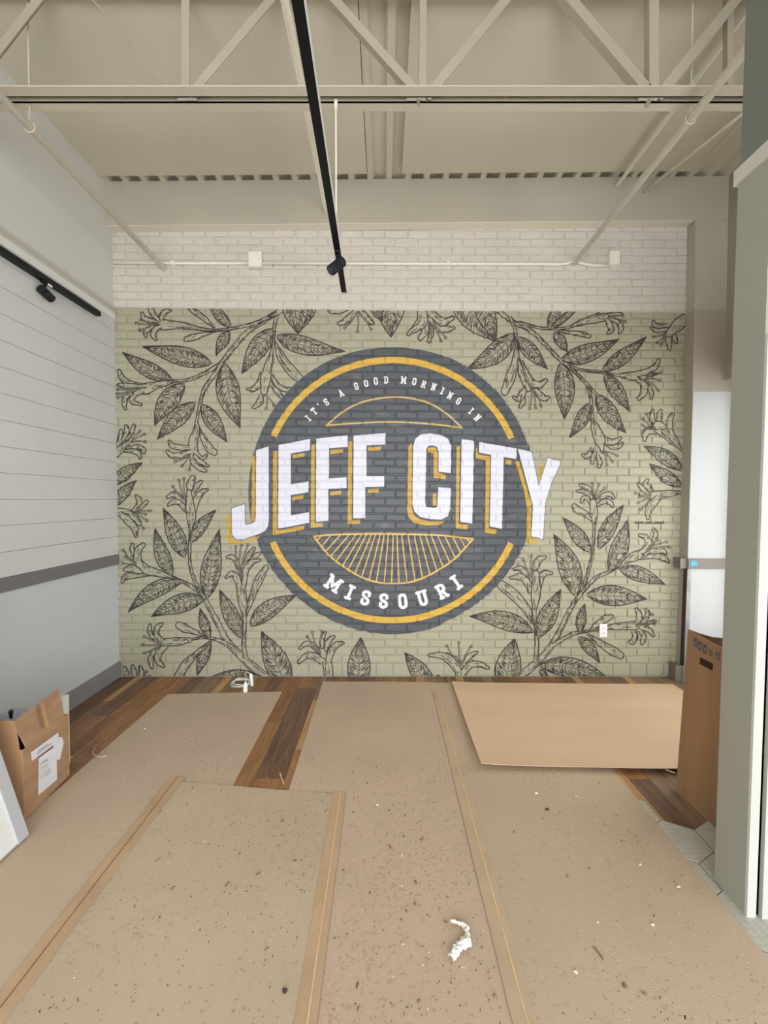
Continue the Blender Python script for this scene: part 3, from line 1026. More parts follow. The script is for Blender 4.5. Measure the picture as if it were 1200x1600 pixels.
# stroke lettering
GL = {
    'I': [[(-.25, -.5), (.25, -.5)], [(-.25, .5), (.25, .5)], [(0, -.5), (0, .5)]],
    'T': [[(-.4, -.3), (-.4, -.5), (.4, -.5), (.4, -.3)], [(0, -.5), (0, .5)], [(-.2, .5), (.2, .5)]],
    "'": [[(0, -.5), (-.05, -.25)]],
    'S': [[(.32, -.22), (.3, -.42), (0, -.5), (-.3, -.4), (-.3, -.15), (0, 0), (.3, .15), (.3, .4), (0, .5), (-.3, .42), (-.32, .2)]],
    'A': [[(-.35, .5), (0, -.5), (.35, .5)], [(-.2, .15), (.2, .15)], [(-.48, .5), (-.2, .5)], [(.2, .5), (.48, .5)], [(-.15, -.5), (.05, -.5)]],
    'G': [[(.32, -.22), (.28, -.42), (0, -.5), (-.28, -.42), (-.34, 0), (-.28, .42), (0, .5), (.3, .42), (.32, .08), (.08, .08)]],
    'O': [[(0, -.5), (.28, -.42), (.34, 0), (.28, .42), (0, .5), (-.28, .42), (-.34, 0), (-.28, -.42), (0, -.5)]],
    'D': [[(-.28, -.5), (-.28, .5)], [(-.4, -.5), (.1, -.5), (.34, -.3), (.34, .3), (.1, .5), (-.4, .5)]],
    'M': [[(-.42, .5), (-.42, -.5), (0, .25), (.42, -.5), (.42, .5)], [(-.58, .5), (-.26, .5)], [(.26, .5), (.58, .5)],
          [(-.58, -.5), (-.38, -.5)], [(.38, -.5), (.58, -.5)]],
    'R': [[(-.28, .5), (-.28, -.5)], [(-.42, -.5), (.1, -.5), (.32, -.38), (.32, -.12), (.1, 0), (-.28, 0)], [(.05, 0), (.34, .5), (.46, .5)],
          [(-.44, .5), (-.12, .5)]],
    'N': [[(-.3, .5), (-.3, -.5), (.3, .5), (.3, -.5)], [(-.45, .5), (-.15, .5)], [(.15, -.5), (.45, -.5)], [(-.45, -.5), (-.25, -.5)]],
    'U': [[(-.32, -.5), (-.32, .3), (-.15, .5), (.15, .5), (.32, .3), (.32, -.5)], [(-.48, -.5), (-.16, -.5)], [(.16, -.5), (.48, -.5)]],
}


def glyph(ch, x, y, w, h, rot, th, col=(238, 238, 240)):
    c, s = math.cos(rot), math.sin(rot)
    for st in GL[ch]:
        P = [(x + (u * w) * c - (v * h) * s, y + (u * w) * s + (v * h) * c) for u, v in st]
        P = np.array(P)
        if ch in 'SOGU' and len(P) > 4:
            P = smooth(P, 3)
        line(P, th, col=col)


for ch, (u, v) in zip("IT'SAGOODMORNINGIN", [(118, 312), (152, 272), (182, 240), (224, 218), (310, 165), (400, 125), (457, 108),
                                             (514, 95), (575, 88), (677, 90), (740, 98), (795, 113), (853, 130), (905, 152),
                                             (950, 180), (1000, 212), (1073, 270), (1110, 310)]):
    x, y = px(13, [(u, v)])[0]
    rot = math.atan2(x - CX, -(y - CY))
    rot = rot * 0.92
    glyph(ch, x, y, 6.4, 9.6, rot, 2.0)
for ch, (u, v) in zip("MISSOURI", [(183, 408), (297, 470), (405, 507), (530, 530), (663, 531), (800, 508), (935, 462), (1035, 400)]):
    x, y = px(12, [(u, v)])[0]
    rot = -math.atan2(x - CX, y - CY)
    glyph(ch, x, y, 14 if ch != 'M' else 18, 19.5, rot, 4.9)

# small handwritten signature at the right
sig = [(992, 818)]
x = 992.0
for k in range(13):
    w_ = 3.0
    if k in (4, 8):
        line([(x, 818.6), (x + w_, 818.6)], 0.9)
    else:
        line([(x + .3, 818), (x + .8, 815.5), (x + 1.6, 817.8), (x + 2.2, 815.4), (x + 2.8, 818)], 1.1, alpha=0.85)
    x += w_ + 0.45
line([(1036, 814), (1037.5, 818)], 1.1)

fill([(150, 300), (1110, 300), (1110, 488.5), (850, 486.6), (610, 485.2), (400, 482.3), (150, 479.5)], PAINT)

# hand-painted unevenness: low-frequency streaks everywhere, thin patches in the white letters
yy, xx = np.mgrid[0:THH:8, 0:TW:8]
low = np.zeros(yy.shape, np.float32)
for _ in range(24):
    fx, fy, ph = rng.uniform(0.001, 0.03), rng.uniform(0.002, 0.06), rng.uniform(0, 6.28)
    low += np.sin(xx * fx + yy * fy + ph) * rng.uniform(0.2, 1)
low = np.kron(low / 24, np.ones((8, 8), np.float32))[:THH, :TW]
fine = rng.normal(0, 1, (THH // 3 + 1, TW // 3 + 1)).astype(np.float32)
fine = np.kron(fine, np.ones((3, 3), np.float32))[:THH, :TW]
cv *= (1 + 0.05 * low + 0.011 * fine)[..., None]
np.clip(cv, 0, 255, out=cv)

img = bpy.data.images.new('painted_mural', TW, THH)
buf = np.ones((THH, TW, 4), np.float32)
buf[..., :3] = cv / 255.0
img.pixels.foreach_set(buf.ravel())
img.update()
img.pack()


def mural_mat():
    m = bpy.data.materials.new('painted_brick')
    m.use_nodes = True
    nt = m.node_tree
    b = nt.nodes['Principled BSDF']
    b.inputs['Roughness'].default_value = 0.42
    b.inputs['Specular IOR Level'].default_value = 0.4
    geo = nt.nodes.new('ShaderNodeNewGeometry')
    sep = nt.nodes.new('ShaderNodeSeparateXYZ')
    nt.links.new(geo.outputs['Position'], sep.inputs[0])

    def mr(sock, a, b_):
        n = nt.nodes.new('ShaderNodeMapRange')
        n.inputs['From Min'].default_value = a
        n.inputs['From Max'].default_value = b_
        nt.links.new(sock, n.inputs[0])
        return n.outputs[0]
    com = nt.nodes.new('ShaderNodeCombineXYZ')
    nt.links.new(mr(sep.outputs[0], TX0, TX1), com.inputs[0])
    nt.links.new(mr(sep.outputs[2], TZ0, TZ1), com.inputs[1])
    ti = nt.nodes.new('ShaderNodeTexImage')
    ti.image = img
    ti.interpolation = 'Linear'
    ti.extension = 'EXTEND'
    nt.links.new(com.outputs[0], ti.inputs[0])
    nt.links.new(ti.outputs[0], b.inputs['Base Color'])
    n2 = nt.nodes.new('ShaderNodeTexNoise')
    n2.inputs['Scale'].default_value = 45
    n2.inputs['Detail'].default_value = 5
    nt.links.new(geo.outputs['Position'], n2.inputs['Vector'])
    bp = nt.nodes.new('ShaderNodeBump')
    bp.inputs['Strength'].default_value = 0.35
    bp.inputs['Distance'].default_value = 0.006
    nt.links.new(n2.outputs[0], bp.inputs['Height'])
    nt.links.new(bp.outputs[0], b.inputs['Normal'])
    return m


M['mural'] = mural_mat()

# ------------------------------------------------------------------ back wall of painted bricks
wall = BM()
box(wall, XL - 0.02, 2.75, DW + 0.0095, DW + 0.16, 0.0, 4.32)
wall_back = obj('wall_back', wall, M['mural'])
wall_back['kind'] = 'structure'

BW, BH = 0.1931, 0.0687


def brick_template(w, h, bev=0.0065, depth=0.014):
    a, b = w / 2, h / 2
    rings = [(a, b, depth), (a, b, bev * 0.75), (a - bev * 0.45, b - bev * 0.45, bev * 0.2), (a - bev, b - bev, 0.0)]
    V, Fc = [], []
    for (x, z, y) in rings:
        V += [(-x, y, -z), (x, y, -z), (x, y, z), (-x, y, z)]
    for r_ in range(3):
        for k in range(4):
            i, j = r_ * 4 + k, r_ * 4 + (k + 1) % 4
            Fc.append((i, j, j + 4, i + 4))
    Fc.append((12, 13, 14, 15))
    return np.array(V), Fc


def row_z(k, X):
    """height of joint k at X; the courses drop slightly to the right."""
    y = 359.4 + 12.31 * k
    z = onY(610, y, DW).z
    slope = 0.0061 - 0.0034 * k / 55.0
    return z - slope * X


bricks = []                     # (x0, x1, zc, rot)
xs0 = onY(566.3, 365, DW).x
for k in range(-1, 55):
    off = xs0 if k % 2 == 0 else onY(547.5, 378, DW).x
    n0 = int((XL - off) / BW) - 2
    for i in range(n0, n0 + 30):
        x0, x1 = off + i * BW, off + (i + 1) * BW
        x0 += random.uniform(-.003, .003)
        x0, x1 = max(x0, XL - 0.01), min(x1, 2.70)
        if x1 - x0 < 0.03:
            continue
        xc = (x0 + x1) / 2
        zt, zb = row_z(k, xc), row_z(k + 1, xc)
        if zb > 3.90:
            continue
        bricks.append((x0, x1, (zt + zb) / 2, zt - zb, math.atan(0.0061 - 0.0034 * k / 55)))
zs_top = row_z(55, 0)
# choose the bricks nearest the eye as single parts
bricks.sort(key=lambda b: ((b[0] + b[1]) / 2) ** 2 + (b[2] - H) ** 2)
full = [b for b in bricks if abs((b[1] - b[0]) - BW) < 0.008]
single = full[:262]
ss = set(single)
rest = [b for b in bricks if b not in ss]
variants = []
for v in range(6):
    V, Fc = brick_template(BW - 0.0085 + random.uniform(-.0015, .0015), BH - 0.0085 + random.uniform(-.0012, .0012),
                           0.006 + 0.0018 * (v % 3))
    V[:, 0] += rng.normal(0, .0006, len(V))
    V[:, 2] += rng.normal(0, .0005, len(V))
    me = bpy.data.meshes.new('brick')
    me.from_pydata([tuple(p) for p in V], [], Fc)
    me.materials.append(M['mural'])
    variants.append(me)
for b in single:
    o = bpy.data.objects.new('brick', random.choice(variants))
    C.objects.link(o)
    o.parent = wall_back
    o.location = ((b[0] + b[1]) / 2, DW + random.uniform(-.0016, .0016), b[2])
    o.rotation_euler = (random.gauss(0, .016), b[4], random.gauss(0, .006))
Vs, Fs, base = [], [], 0
for b in rest:
    V, Fc = brick_template(b[1] - b[0] - 0.0085, b[3] - 0.0085 + random.uniform(-.001, .001), 0.006 + 0.0018 * random.randint(0, 2))
    V = V + rng.normal(0, .0005, V.shape) * np.array([1, 0.2, 1])
    V[:, 1] += V[:, 2] * random.gauss(0, .012) + random.uniform(-.0016, .0016)
    V[:, 2] += -V[:, 0] * b[4]
    V += np.array([(b[0] + b[1]) / 2, DW, b[2]])
    Vs.append(V)
    Fs += [tuple(i + base for i in f) for f in Fc]
    base += len(V)
me = bpy.data.meshes.new('bricks_beyond')
me.from_pydata([tuple(p) for p in np.vstack(Vs)], [], Fs)
o = link_mesh('bricks', me, M['mural'], wall_back)
o['kind'] = 'stuff'
# soldier course at the floor
pw = 0.149
V, Fc = brick_template(pw - 0.006, zs_top - 0.018, 0.003)
sold = bpy.data.meshes.new('base_block')
sold.from_pydata([tuple(p) for p in V], [], Fc)
sold.materials.append(M['mural'])
x = onY(957.8, 1045, DW).x - pw * 30
for i in range(36):
    xc = x + pw * (i + 0.5)
    if xc - pw / 2 < XL - 0.04 or xc + pw / 2 > 2.66:
        continue
    o = bpy.data.objects.new('base_block', sold)
    C.objects.link(o)
    o.parent = wall_back
    o.location = (xc, DW + random.uniform(-.0006, .0006), zs_top / 2 + 0.006)

# ------------------------------------------------------------------ beam over the wall, pilaster at the right
_a, _b = onY(164, 284, DF), onY(1145, 275.5, DF)
_e, _f = onY(176, 352, DF), onY(1086, 343.5, DF)


def zc(X):
    return _a.z + (X - _a.x) * (_b.z - _a.z) / (_b.x - _a.x)


def zbm(X):
    return _e.z + (X - _e.x) * (_f.z - _e.z) / (_f.x - _e.x)


XB = XR + 0.3
bm = BM()
a = [(XL - 0.02, DF), (XB, DF), (XB, DW + 0.17), (XL - 0.02, DW + 0.17)]
hexa(bm, [(x, y, zbm(x)) for x, y in a] + [(x, y, zc(x) + 0.0035) for x, y in a])
o = struct('trim_1', bm, M['beige_beam'], 'beige painted beam running over the brick wall below the ceiling', 'beam')
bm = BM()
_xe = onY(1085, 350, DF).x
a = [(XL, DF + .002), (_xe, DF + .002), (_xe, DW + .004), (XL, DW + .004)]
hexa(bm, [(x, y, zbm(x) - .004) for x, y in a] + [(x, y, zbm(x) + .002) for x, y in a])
struct('trim_17', bm, M['soffit'])  # thin added strip that carries the painted bounce light under the beam

# pilaster: upper beige coat, lower taupe coat, white board, following the slightly leaning edge
def pil_edge(y):
    pts = [(350, 1086.5), (490, 1085.2), (640, 1081.5), (860, 1074.5), (1060, 1066.5)]
    for (ya, xa), (yb, xb) in zip(pts, pts[1:]):
        if y <= yb:
            return xa + (xb - xa) * (y - ya) / (yb - ya)
    return pts[-1][1]


def pil_inner(y):
    return 1072.5 + (1054.5 - 1072.5) * (y - 400) / 640.0


def pil_seg(name, yt, yb, m, label=None):
    bm = BM()
    pts = []
    for y in (yb, yt):
        e = onY(pil_edge(y), y, DF)
        i = onY(pil_inner(y), y, DW)
        z = e.z
        if y > 1050:
            z = 0.0
        pts += [(e.x, DF, z), (XB, DF, z), (XB, DW + 0.17, z), (i.x, DW + 0.17, z)]
        # inner return runs from the front edge back to the bricks
        pts[-1] = (i.x, DW + 0.17, z)
    hexa(bm, pts)
    return struct(name, bm, m)


pil_seg('trim_2', 343.5, 483, M['beige_beam'])
pil_seg('trim_3', 483, 611, M['beige_dark'])
pil_seg('trim_4', 611, 873, M['beige_dark'])
pil_seg('trim_5', 873, 1065, M['beige_dark'])

# bright boards on the pilaster face, above and below the rail
def face_quad(bm, pts, y, t=0.012):
    """flat piece on the pilaster face, extruded t towards the room."""
    f = [onY(px_, py_, y) for px_, py_ in pts]
    n = len(f)
    A = [bm.verts.new((p.x, y, p.z)) for p in f]
    B = [bm.verts.new((p.x, y - t, p.z)) for p in f]
    bm.faces.new(A)
    bm.faces.new(B)
    for k in range(n):
        bm.faces.new((A[k], A[(k + 1) % n], B[(k + 1) % n], B[k]))


bm = BM()
face_quad(bm, [(pil_edge(612) + 0.6, 612), (1160, 612), (1160, 874), (pil_edge(874) + 0.4, 874)], DF, 0.004)
o = struct('trim_6', bm, M['board_white'], 'bright white wall board between header and grey rail', 'wall board')
bm = BM()
face_quad(bm, [(1079, 888), (1160, 888), (1160, 1060), (1074, 1060)], DF, 0.004)
struct('trim_7', bm, M['board_white'], 'white wall board under the grey rail behind the tall carton', 'wall board')
bm = BM()
face_quad(bm, [(1073.2, 888), (1079.5, 888), (1074.5, 1060), (1067.5, 1060)], DF, 0.006)
struct('trim_8', bm, M['metal_grey'], 'grey metal corner strip under the rail', 'trim')
bm = BM()
pa, pb = onY(1073.4, 888, DF - .003), onY(1067.2, 1050, DF - .003)
hexa(bm, [(pb.x - .004, DF - .006, pb.z), (pb.x + .004, DF - .006, pb.z), (pb.x + .004, DF + .035, pb.z), (pb.x - .004, DF + .035, pb.z),
          (pa.x - .004, DF - .006, pa.z), (pa.x + .004, DF - .006, pa.z), (pa.x + .004, DF + .035, pa.z), (pa.x - .004, DF + .035, pa.z)])
struct('trim_9', bm, M['frame_dark'], 'dark bronze edge strip at the pilaster corner', 'trim')
# chair rail that wraps the pilaster
bm = BM()
e = onY(1074.2, 880, DF)
z0, z1 = onY(1090, 889, DF - .02).z, onY(1090, 873, DF - .02).z
box(bm, e.x - 0.004, XB, DF - 0.02, DF, z0, z1, 0.002)
box(bm, e.x - 0.062, e.x - 0.003, DF - 0.001, DW - 0.002, z0, z1, 0.002)
rail = struct('trim_10', bm, M['rail_taupe'], 'taupe chair rail wrapping the pilaster', 'rail')
t = BM()
for q, (u, v) in enumerate([(1079, 877), (1083, 876)]):
    pass
pl = [(1079, 876.5), (1086, 876), (1088, 878), (1091.5, 881), (1088, 884.2), (1083, 883.8), (1079.5, 885.5)]
face_quad(t, pl, DF - 0.0205, 0.0015)
o = tag(obj('masking_tape', t, M['bluetape']), 'torn scrap of blue masking tape on the rail', 'tape')
bm = BM()
e = onY(1066.5, 1045, DF)
box(bm, e.x - 0.006, XB, DF - 0.012, DF + 0.001, 0, 0.135, 0.002)
box(bm, e.x - 0.060, e.x - 0.004, DF - 0.0, DW - 0.002, 0, 0.135, 0.002)
o = struct('baseboard_right', bm, M['rail_taupe'])

# right wall: header over the side window and low sill; the window lets daylight in
bm = BM()
hz = onY(1128, 594, DF).z
box(bm, XR, XR + 0.30, 1.9, DF - 0.001, hz, zc(XR) + .05)
struct('wall_right', bm, M['beige_dark'], None)
bm = BM()
box(bm, XR, XR + 0.30, 1.9, DF - 0.001, 0, 0.35)
struct('wall_right', bm, M['beige_dark'], None)
w = struct('window_1')
bm = BM()
for y in (1.93, 2.85, 3.80):
    box(bm, XR + .10, XR + .16, y - .025, y + .025, 0.35, hz)
box(bm, XR + .10, XR + .16, 1.9, DF - .002, 0.35, 0.40)
box(bm, XR + .10, XR + .16, 1.9, DF - .002, hz - .05, hz)
obj('window_frame', bm, M['frame_grey'], w)
for i, (ya, yb) in enumerate([(1.955, 2.825), (2.875, 3.775)]):
    bm = BM()
    box(bm, XR + .128, XR + .132, ya, yb, 0.40, hz - .05)
    obj('glass_pane', bm, M['glass'], w)

# ------------------------------------------------------------------ left wall
wl = struct('wall_left')
bm = BM()
box(bm, XL - 0.15, XL - 0.001, -3.5, DW + 0.17, 0, 4.32)
obj('backing', bm, M['wall_white'], wl)
RAILT, RAILB = onX(182, 866.8, XL + .02).z, onX(182, 882.6, XL + .02).z
_z = lambda a_, b_, X: (onX(0.5, a_, X).z + onX(176, b_, X).z) / 2
ZA, ZB_, ZD, ZE = _z(351.7, 478, XL + .008), _z(361, 483, XL + .008), _z(369, 487.5, XL + .015), _z(382, 498, XL + .015)
zl = [RAILT] + [onX(180, 780.3 - 29.15 * k, XL + .012).z for k in range(-2, 10)] + [ZE + .01]
for a, b in zip(zl, zl[1:]):
    bm = BM()
    box(bm, XL - 0.001, XL + 0.012, -3.5, DW + .003, a + .0012, b - .0012, 0.0012)
    obj('shiplap_board', bm, M['shiplap'], wl)
bm = BM()
box(bm, XL - 0.001, XL + 0.006, -3.5, DW + .003, ZB_, 4.31)
obj('upper_panel', bm, M['wall_white'], wl)
bm = BM()
box(bm, XL - 0.001, XL + 0.006, -3.5, DW + .003, 0.12, RAILB + .01)
obj('lower_panel', bm, M['panel_blue'], wl)
for nm, x1, za, zb_, mm in [('trim_11', .016, ZB_ + .0015, ZA, 'trim_greige'), ('trim_12', .014, ZD, ZB_, 'trim_greige'),
                            ('trim_13', .022, ZE, ZD, 'trim_white')]:
    bm = BM()
    box(bm, XL + 0.0, XL + x1, -3.5, DW - .002, za, zb_, 0.0015)
    struct(nm, bm, M[mm])
bm = BM()
box(bm, XL, XL + 0.022, -3.5, DW - .002, RAILB, RAILT, 0.002)
struct('trim_14', bm, M['rail_grey'], 'dark grey chair rail along the left wall', 'rail')
bm = BM()
box(bm, XL, XL + 0.018, -3.5, DW - .002, 0, 0.138, 0.002)
struct('baseboard_left', bm, M['base_grey'])

# ------------------------------------------------------------------ ceiling: fluted deck, flat panels below it
ceil = struct('ceiling')
bm = BM()
rib0 = onZ(579, 280, 4.285).x
prof = []
n0 = -34
for k in range(n0, 24):
    x = rib0 + k * 0.157
    prof += [(x - .022, 0.0), (x + .022, 0.0), (x + .040, .038), (x + .117, .038)]
prof = [p for p in prof if XL - .3 < p[0] < XR + .5]
ya, yb = -3.5, DW + 0.16
va = [bm.verts.new((x, ya, zc(x) + z + .004)) for x, z in prof]
vb = [bm.verts.new((x, yb, zc(x) + z + .004)) for x, z in prof]
vc = [bm.verts.new((x, ya, zc(x) + .06)) for x, z in prof]
vd = [bm.verts.new((x, yb, zc(x) + .06)) for x, z in prof]
for i in range(len(prof) - 1):
    bm.faces.new((va[i], va[i + 1], vb[i + 1], vb[i]))
    bm.faces.new((vc[i], vc[i + 1], vd[i + 1], vd[i]))
    bm.faces.new((vb[i], vb[i + 1], vd[i + 1], vd[i]))
    bm.faces.new((va[i], va[i + 1], vc[i + 1], vc[i]))
bm.faces.new((va[0], vb[0], vd[0], vc[0]))
bm.faces.new((va[-1], vb[-1], vd[-1], vc[-1]))
obj('metal_deck', bm, M['beige'], ceil)


def cpanel(xa, xb, y0, y1, dz=0.0):
    bm = BM()
    a = [(xa, y0), (xb, y0), (xb, y1), (xa, y1)]
    hexa(bm, [(x, y, zc(x) - .010 - dz) for x, y in a] + [(x, y, zc(x) + .002 - dz) for x, y in a])
    obj('ceiling_panel', bm, M['beige'], ceil)


xl_, xr_ = onZ(574, 278, 4.28).x, onZ(627, 278, 4.28).x
xe = onZ(1064, 273, 4.31).x
for y0, y1 in ((-3.5, -1.0), (-0.998, 1.40), (1.402, 3.785)):
    cpanel(XL + .006, xl_, y0, y1)
    cpanel(xr_, xe, y0, y1)

# ------------------------------------------------------------------ steel joist
ZC = 3.65
JY = [onZ(600, y, ZC).y for y in (135, 152, 160, 174)]
YM = (JY[1] + JY[2]) / 2
joist = thing('steel_joist', 'beige painted open-web steel joist crossing under the ceiling', 'joist', (0, YM, ZC))
xa, xb = XL + .006, XB


def chord(z, up, name):
    for y0, y1 in ((JY[0], JY[1]), (JY[3], JY[2])):
        bm = BM()
        hexa(bm, [(xa, y0, z), (xb, y0, z), (xb, y1, z), (xa, y1, z),
                  (xa, y0, z + up * .006), (xb, y0, z + up * .006), (xb, y1, z + up * .006), (xa, y1, z + up * .006)])
        yy0, yy1 = (y1 - .006, y1) if y1 > y0 else (y1, y1 + .006)
        hexa(bm, [(xa, yy0, z), (xb, yy0, z), (xb, yy1, z), (xa, yy1, z),
                  (xa, yy0, z + up * .055), (xb, yy0, z + up * .055), (xb, yy1, z + up * .055), (xa, yy1, z + up * .055)])
        part(name, bm, M['steel'], joist)


chord(ZC, 1, 'bottom_chord')
chord(4.235, -1, 'top_chord')
ZT = 4.21


def web(p0, p1, wd=.040, name='web_angle', rod=False, yoff=0.0):
    """web member through two pixels of its centre line, from the chord up to the top chord."""
    a = onY(p0[0], p0[1], YM + yoff)
    b = onY(p1[0], p1[1], YM + yoff)
    d = (b - a)
    s0 = (ZC + .004 - a.z) / d.z
    s1 = (ZT - a.z) / d.z
    A, B = a + d * s0, a + d * s1
    bm = BM()
    if rod:
        tube(bm, [A, B], wd / 2, 8)
    else:
        dd = (B - A).normalized()
        sx = Vector((dd.z, 0, -dd.x))
        angle_bar(bm, A - sx * wd / 2 + Vector((0, -.012, 0)), B - sx * wd / 2 + Vector((0, -.012, 0)), wd, .005, sx, (0, 1, 0))
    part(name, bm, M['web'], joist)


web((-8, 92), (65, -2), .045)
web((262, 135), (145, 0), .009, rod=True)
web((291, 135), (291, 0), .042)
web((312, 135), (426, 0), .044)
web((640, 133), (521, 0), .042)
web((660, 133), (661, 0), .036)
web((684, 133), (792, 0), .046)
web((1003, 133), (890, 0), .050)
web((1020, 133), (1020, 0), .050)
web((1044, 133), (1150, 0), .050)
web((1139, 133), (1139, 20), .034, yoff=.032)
for xm in (600 - 308, 650, 1012):
    a = onY(xm, 155, YM)
    bm = BM()
    box(bm, a.x - .05, a.x + .05, JY[1] + .0065, JY[2] - .0065, ZC + .002, ZC + .012)
    part('filler_plate', bm, M['steel'], joist)

# bridging angles that run towards the mural wall
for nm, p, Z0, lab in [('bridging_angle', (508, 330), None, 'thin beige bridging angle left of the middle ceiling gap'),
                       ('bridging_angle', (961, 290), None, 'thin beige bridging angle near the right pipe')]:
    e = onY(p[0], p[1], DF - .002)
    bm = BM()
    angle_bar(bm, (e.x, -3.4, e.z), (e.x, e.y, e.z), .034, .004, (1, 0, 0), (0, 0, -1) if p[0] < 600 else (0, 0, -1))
    tag(obj(nm, bm, M['pipe']), lab, 'steel bar', 'bridging angles')  # cream here stands in for side-window light caught by the right bar

# ------------------------------------------------------------------ pipes with their hangers
for (pp, lab) in [((257, 420), 'cream sprinkler pipe high on the left ending at the white bricks'),
                  ((897, 412), 'cream sprinkler pipe high on the right ending at the white bricks')]:
    e = onY(pp[0], pp[1], DW)
    t = thing('sprinkler_pipe', lab, 'pipe', (e.x, e.y, e.z), 'sprinkler pipes')
    bm = BM()
    tube(bm, [(e.x, -3.4, e.z), (e.x, DW + .02, e.z)], .0215, 20)
    part('pipe', bm, M['pipe'], t, True)
    hy = 2.478
    bm = BM()
    tube(bm, [(e.x, hy, e.z + .03), (e.x, hy, zc(e.x) + .0)], .0045, 8)
    part('hanger_rod', bm, M['steel'], t)
    bm = BM()
    tube(bm, [(e.x + math.cos(a_) * .026, hy, e.z + math.sin(a_) * .026) for a_ in np.linspace(0, 2 * math.pi, 17)], .004, 6)
    box(bm, e.x - .009, e.x + .009, hy - .009, hy + .009, e.z + .026, e.z + .048)
    part('clevis', bm, M['steel'], t)

# thin branch pipe beside the right pipe
a, b = onY(1000, 303, DF - .02), onZ(1156, 181, 4.12)
a = onZ(1000, 305, 4.12)
d = (b - a)
bm = BM()
tube(bm, [a, b + d * 1.5], .013, 12)
tag(obj('conduit', bm, M['pipe'], smooth=True), 'thin cream conduit slanting away from the right pipe to the ceiling', 'conduit')

# wall conduit with two boxes
cy = DW - .016
t = thing('wall_conduit', 'thin cream conduit with a square box running across the white bricks', 'conduit', tuple(onY(600, 412, cy)))
bm = BM()
tube(bm, [onY(*p, cy) for p in ((173, 410.5), (300, 411.5), (396, 411.5))], .0115, 12)
part('conduit_run', bm, M['pipe'], t, True)
bm = BM()
tube(bm, [onY(*p, cy) for p in ((406, 411.5), (650, 412.3), (850, 412.6), (876, 413), (886, 411.5), (893, 409)) ], .0115, 12)
part('conduit_run', bm, M['pipe'], t, True)
bm = BM()
tube(bm, [onY(*p, cy) for p in ((893, 409), (902, 409.5), (912, 412.5), (925, 414.5), (949, 415))], .0105, 12)
part('conduit_run', bm, M['pipe'], t, True)
for (x0_, y0_, x1_, y1_) in ((391, 398, 411, 421), (948.5, 397, 964, 417)):
    A, B = onY(x0_, y1_, DW), onY(x1_, y0_, DW)
    bm = BM()
    box(bm, A.x, B.x, DW - .052, DW - .001, A.z, B.z, 0.003)
    bx_ = part('junction_box', bm, M['pipe'], t)
    for sx_ in (A.x + .018, B.x - .018):
        bm = BM()
        tube(bm, [(sx_, DW - .0545, (A.z + B.z) / 2), (sx_, DW - .0515, (A.z + B.z) / 2)], .004, 8)
        s_ = part('screw', bm, M['steel'], t)
        s_.parent = bx_
        s_.matrix_parent_inverse = Matrix.Identity(4)
for xx_ in (270, 520, 700):
    bm = BM()
    p = onY(xx_, 411.9, cy)
    box(bm, p.x - .012, p.x + .012, cy - .013, DW + .001, p.z - .014, p.z + .020, 0.002)
    part('pipe_strap', bm, M['pipe'], t)

# ------------------------------------------------------------------ track lights
def spot_head(parent, base, axis, L=.100, R=.0285):
    """adaptor at base (under the track), cylinder hanging on a stalk, axis = beam direction."""
    base = Vector(base)
    ax = Vector(axis).normalized()
    bm = BM()
    box(bm, base.x - .013, base.x + .013, base.y - .028, base.y + .028, base.z - .016, base.z, 0.003)
    tube(bm, [base + Vector((0, 0, -.01)), base + Vector((0, 0, -.045))], .009, 12)
    part('adaptor', bm, M['black'], parent)
    piv = base + Vector((0, 0, -.045))
    c = piv + Vector((0, 0, -.028)) 
    A, B = c - ax * L * .42, c + ax * L * .58
    bm = BM()
    tube(bm, [A, A + ax * .002, A + ax * L * .3, A + ax * (L * .3 + .001), A + ax * (L * .3 + .003), A + ax * (L * .3 + .004), B - ax * .002, B],
         [R * .93, R, R, R * .96, R * .96, R, R, R * .95], 28, cap=True)
    h = part('lamp_head', bm, M['black_soft'], parent, False)
    for p in h.data.polygons:
        p.use_smooth = len(p.vertices) == 4
    bm = BM()
    tube(bm, [B + ax * .0003, B + ax * .002], R * .78, 24)
    part('lens', bm, M['lens'], parent)


ZTk = 2.91
pa, pb = onZ(465, 2, ZTk), onZ(537.5, 457, ZTk)
d = (pb - pa).normalized()
st = pb - d * 3.9
t = thing('track_light', 'black ceiling track with one spotlight hanging on rods down the middle', 'track light', tuple(pb), 'track lights')
side = Vector((d.y, -d.x, 0))
bm = BM()
hexa(bm, [st - side * .017, st + side * .017, pb + side * .017, pb - side * .017,
          st - side * .017 + Vector((0, 0, .034)), st + side * .017 + Vector((0, 0, .034)),
          pb + side * .017 + Vector((0, 0, .034)), pb - side * .017 + Vector((0, 0, .034))])
part('track', bm, M['black'], t)
bm = BM()
e2 = pb + d * .03
hexa(bm, [st + side * .0172, st + side * .0192, e2 + side * .0192, e2 + side * .0172] +
     [p + Vector((0, 0, .034)) for p in (st + side * .0172, st + side * .0192, e2 + side * .0192, e2 + side * .0172)])
part('side_strip', bm, M['trim_white'], t)
bm = BM()
hexa(bm, [pb - side * .015, pb + side * .015, e2 + side * .015, e2 - side * .015] +
     [p + Vector((0, 0, .028)) for p in (pb - side * .015, pb + side * .015, e2 + side * .015, e2 - side * .015)])
part('end_cap', bm, M['trim_white'], t)
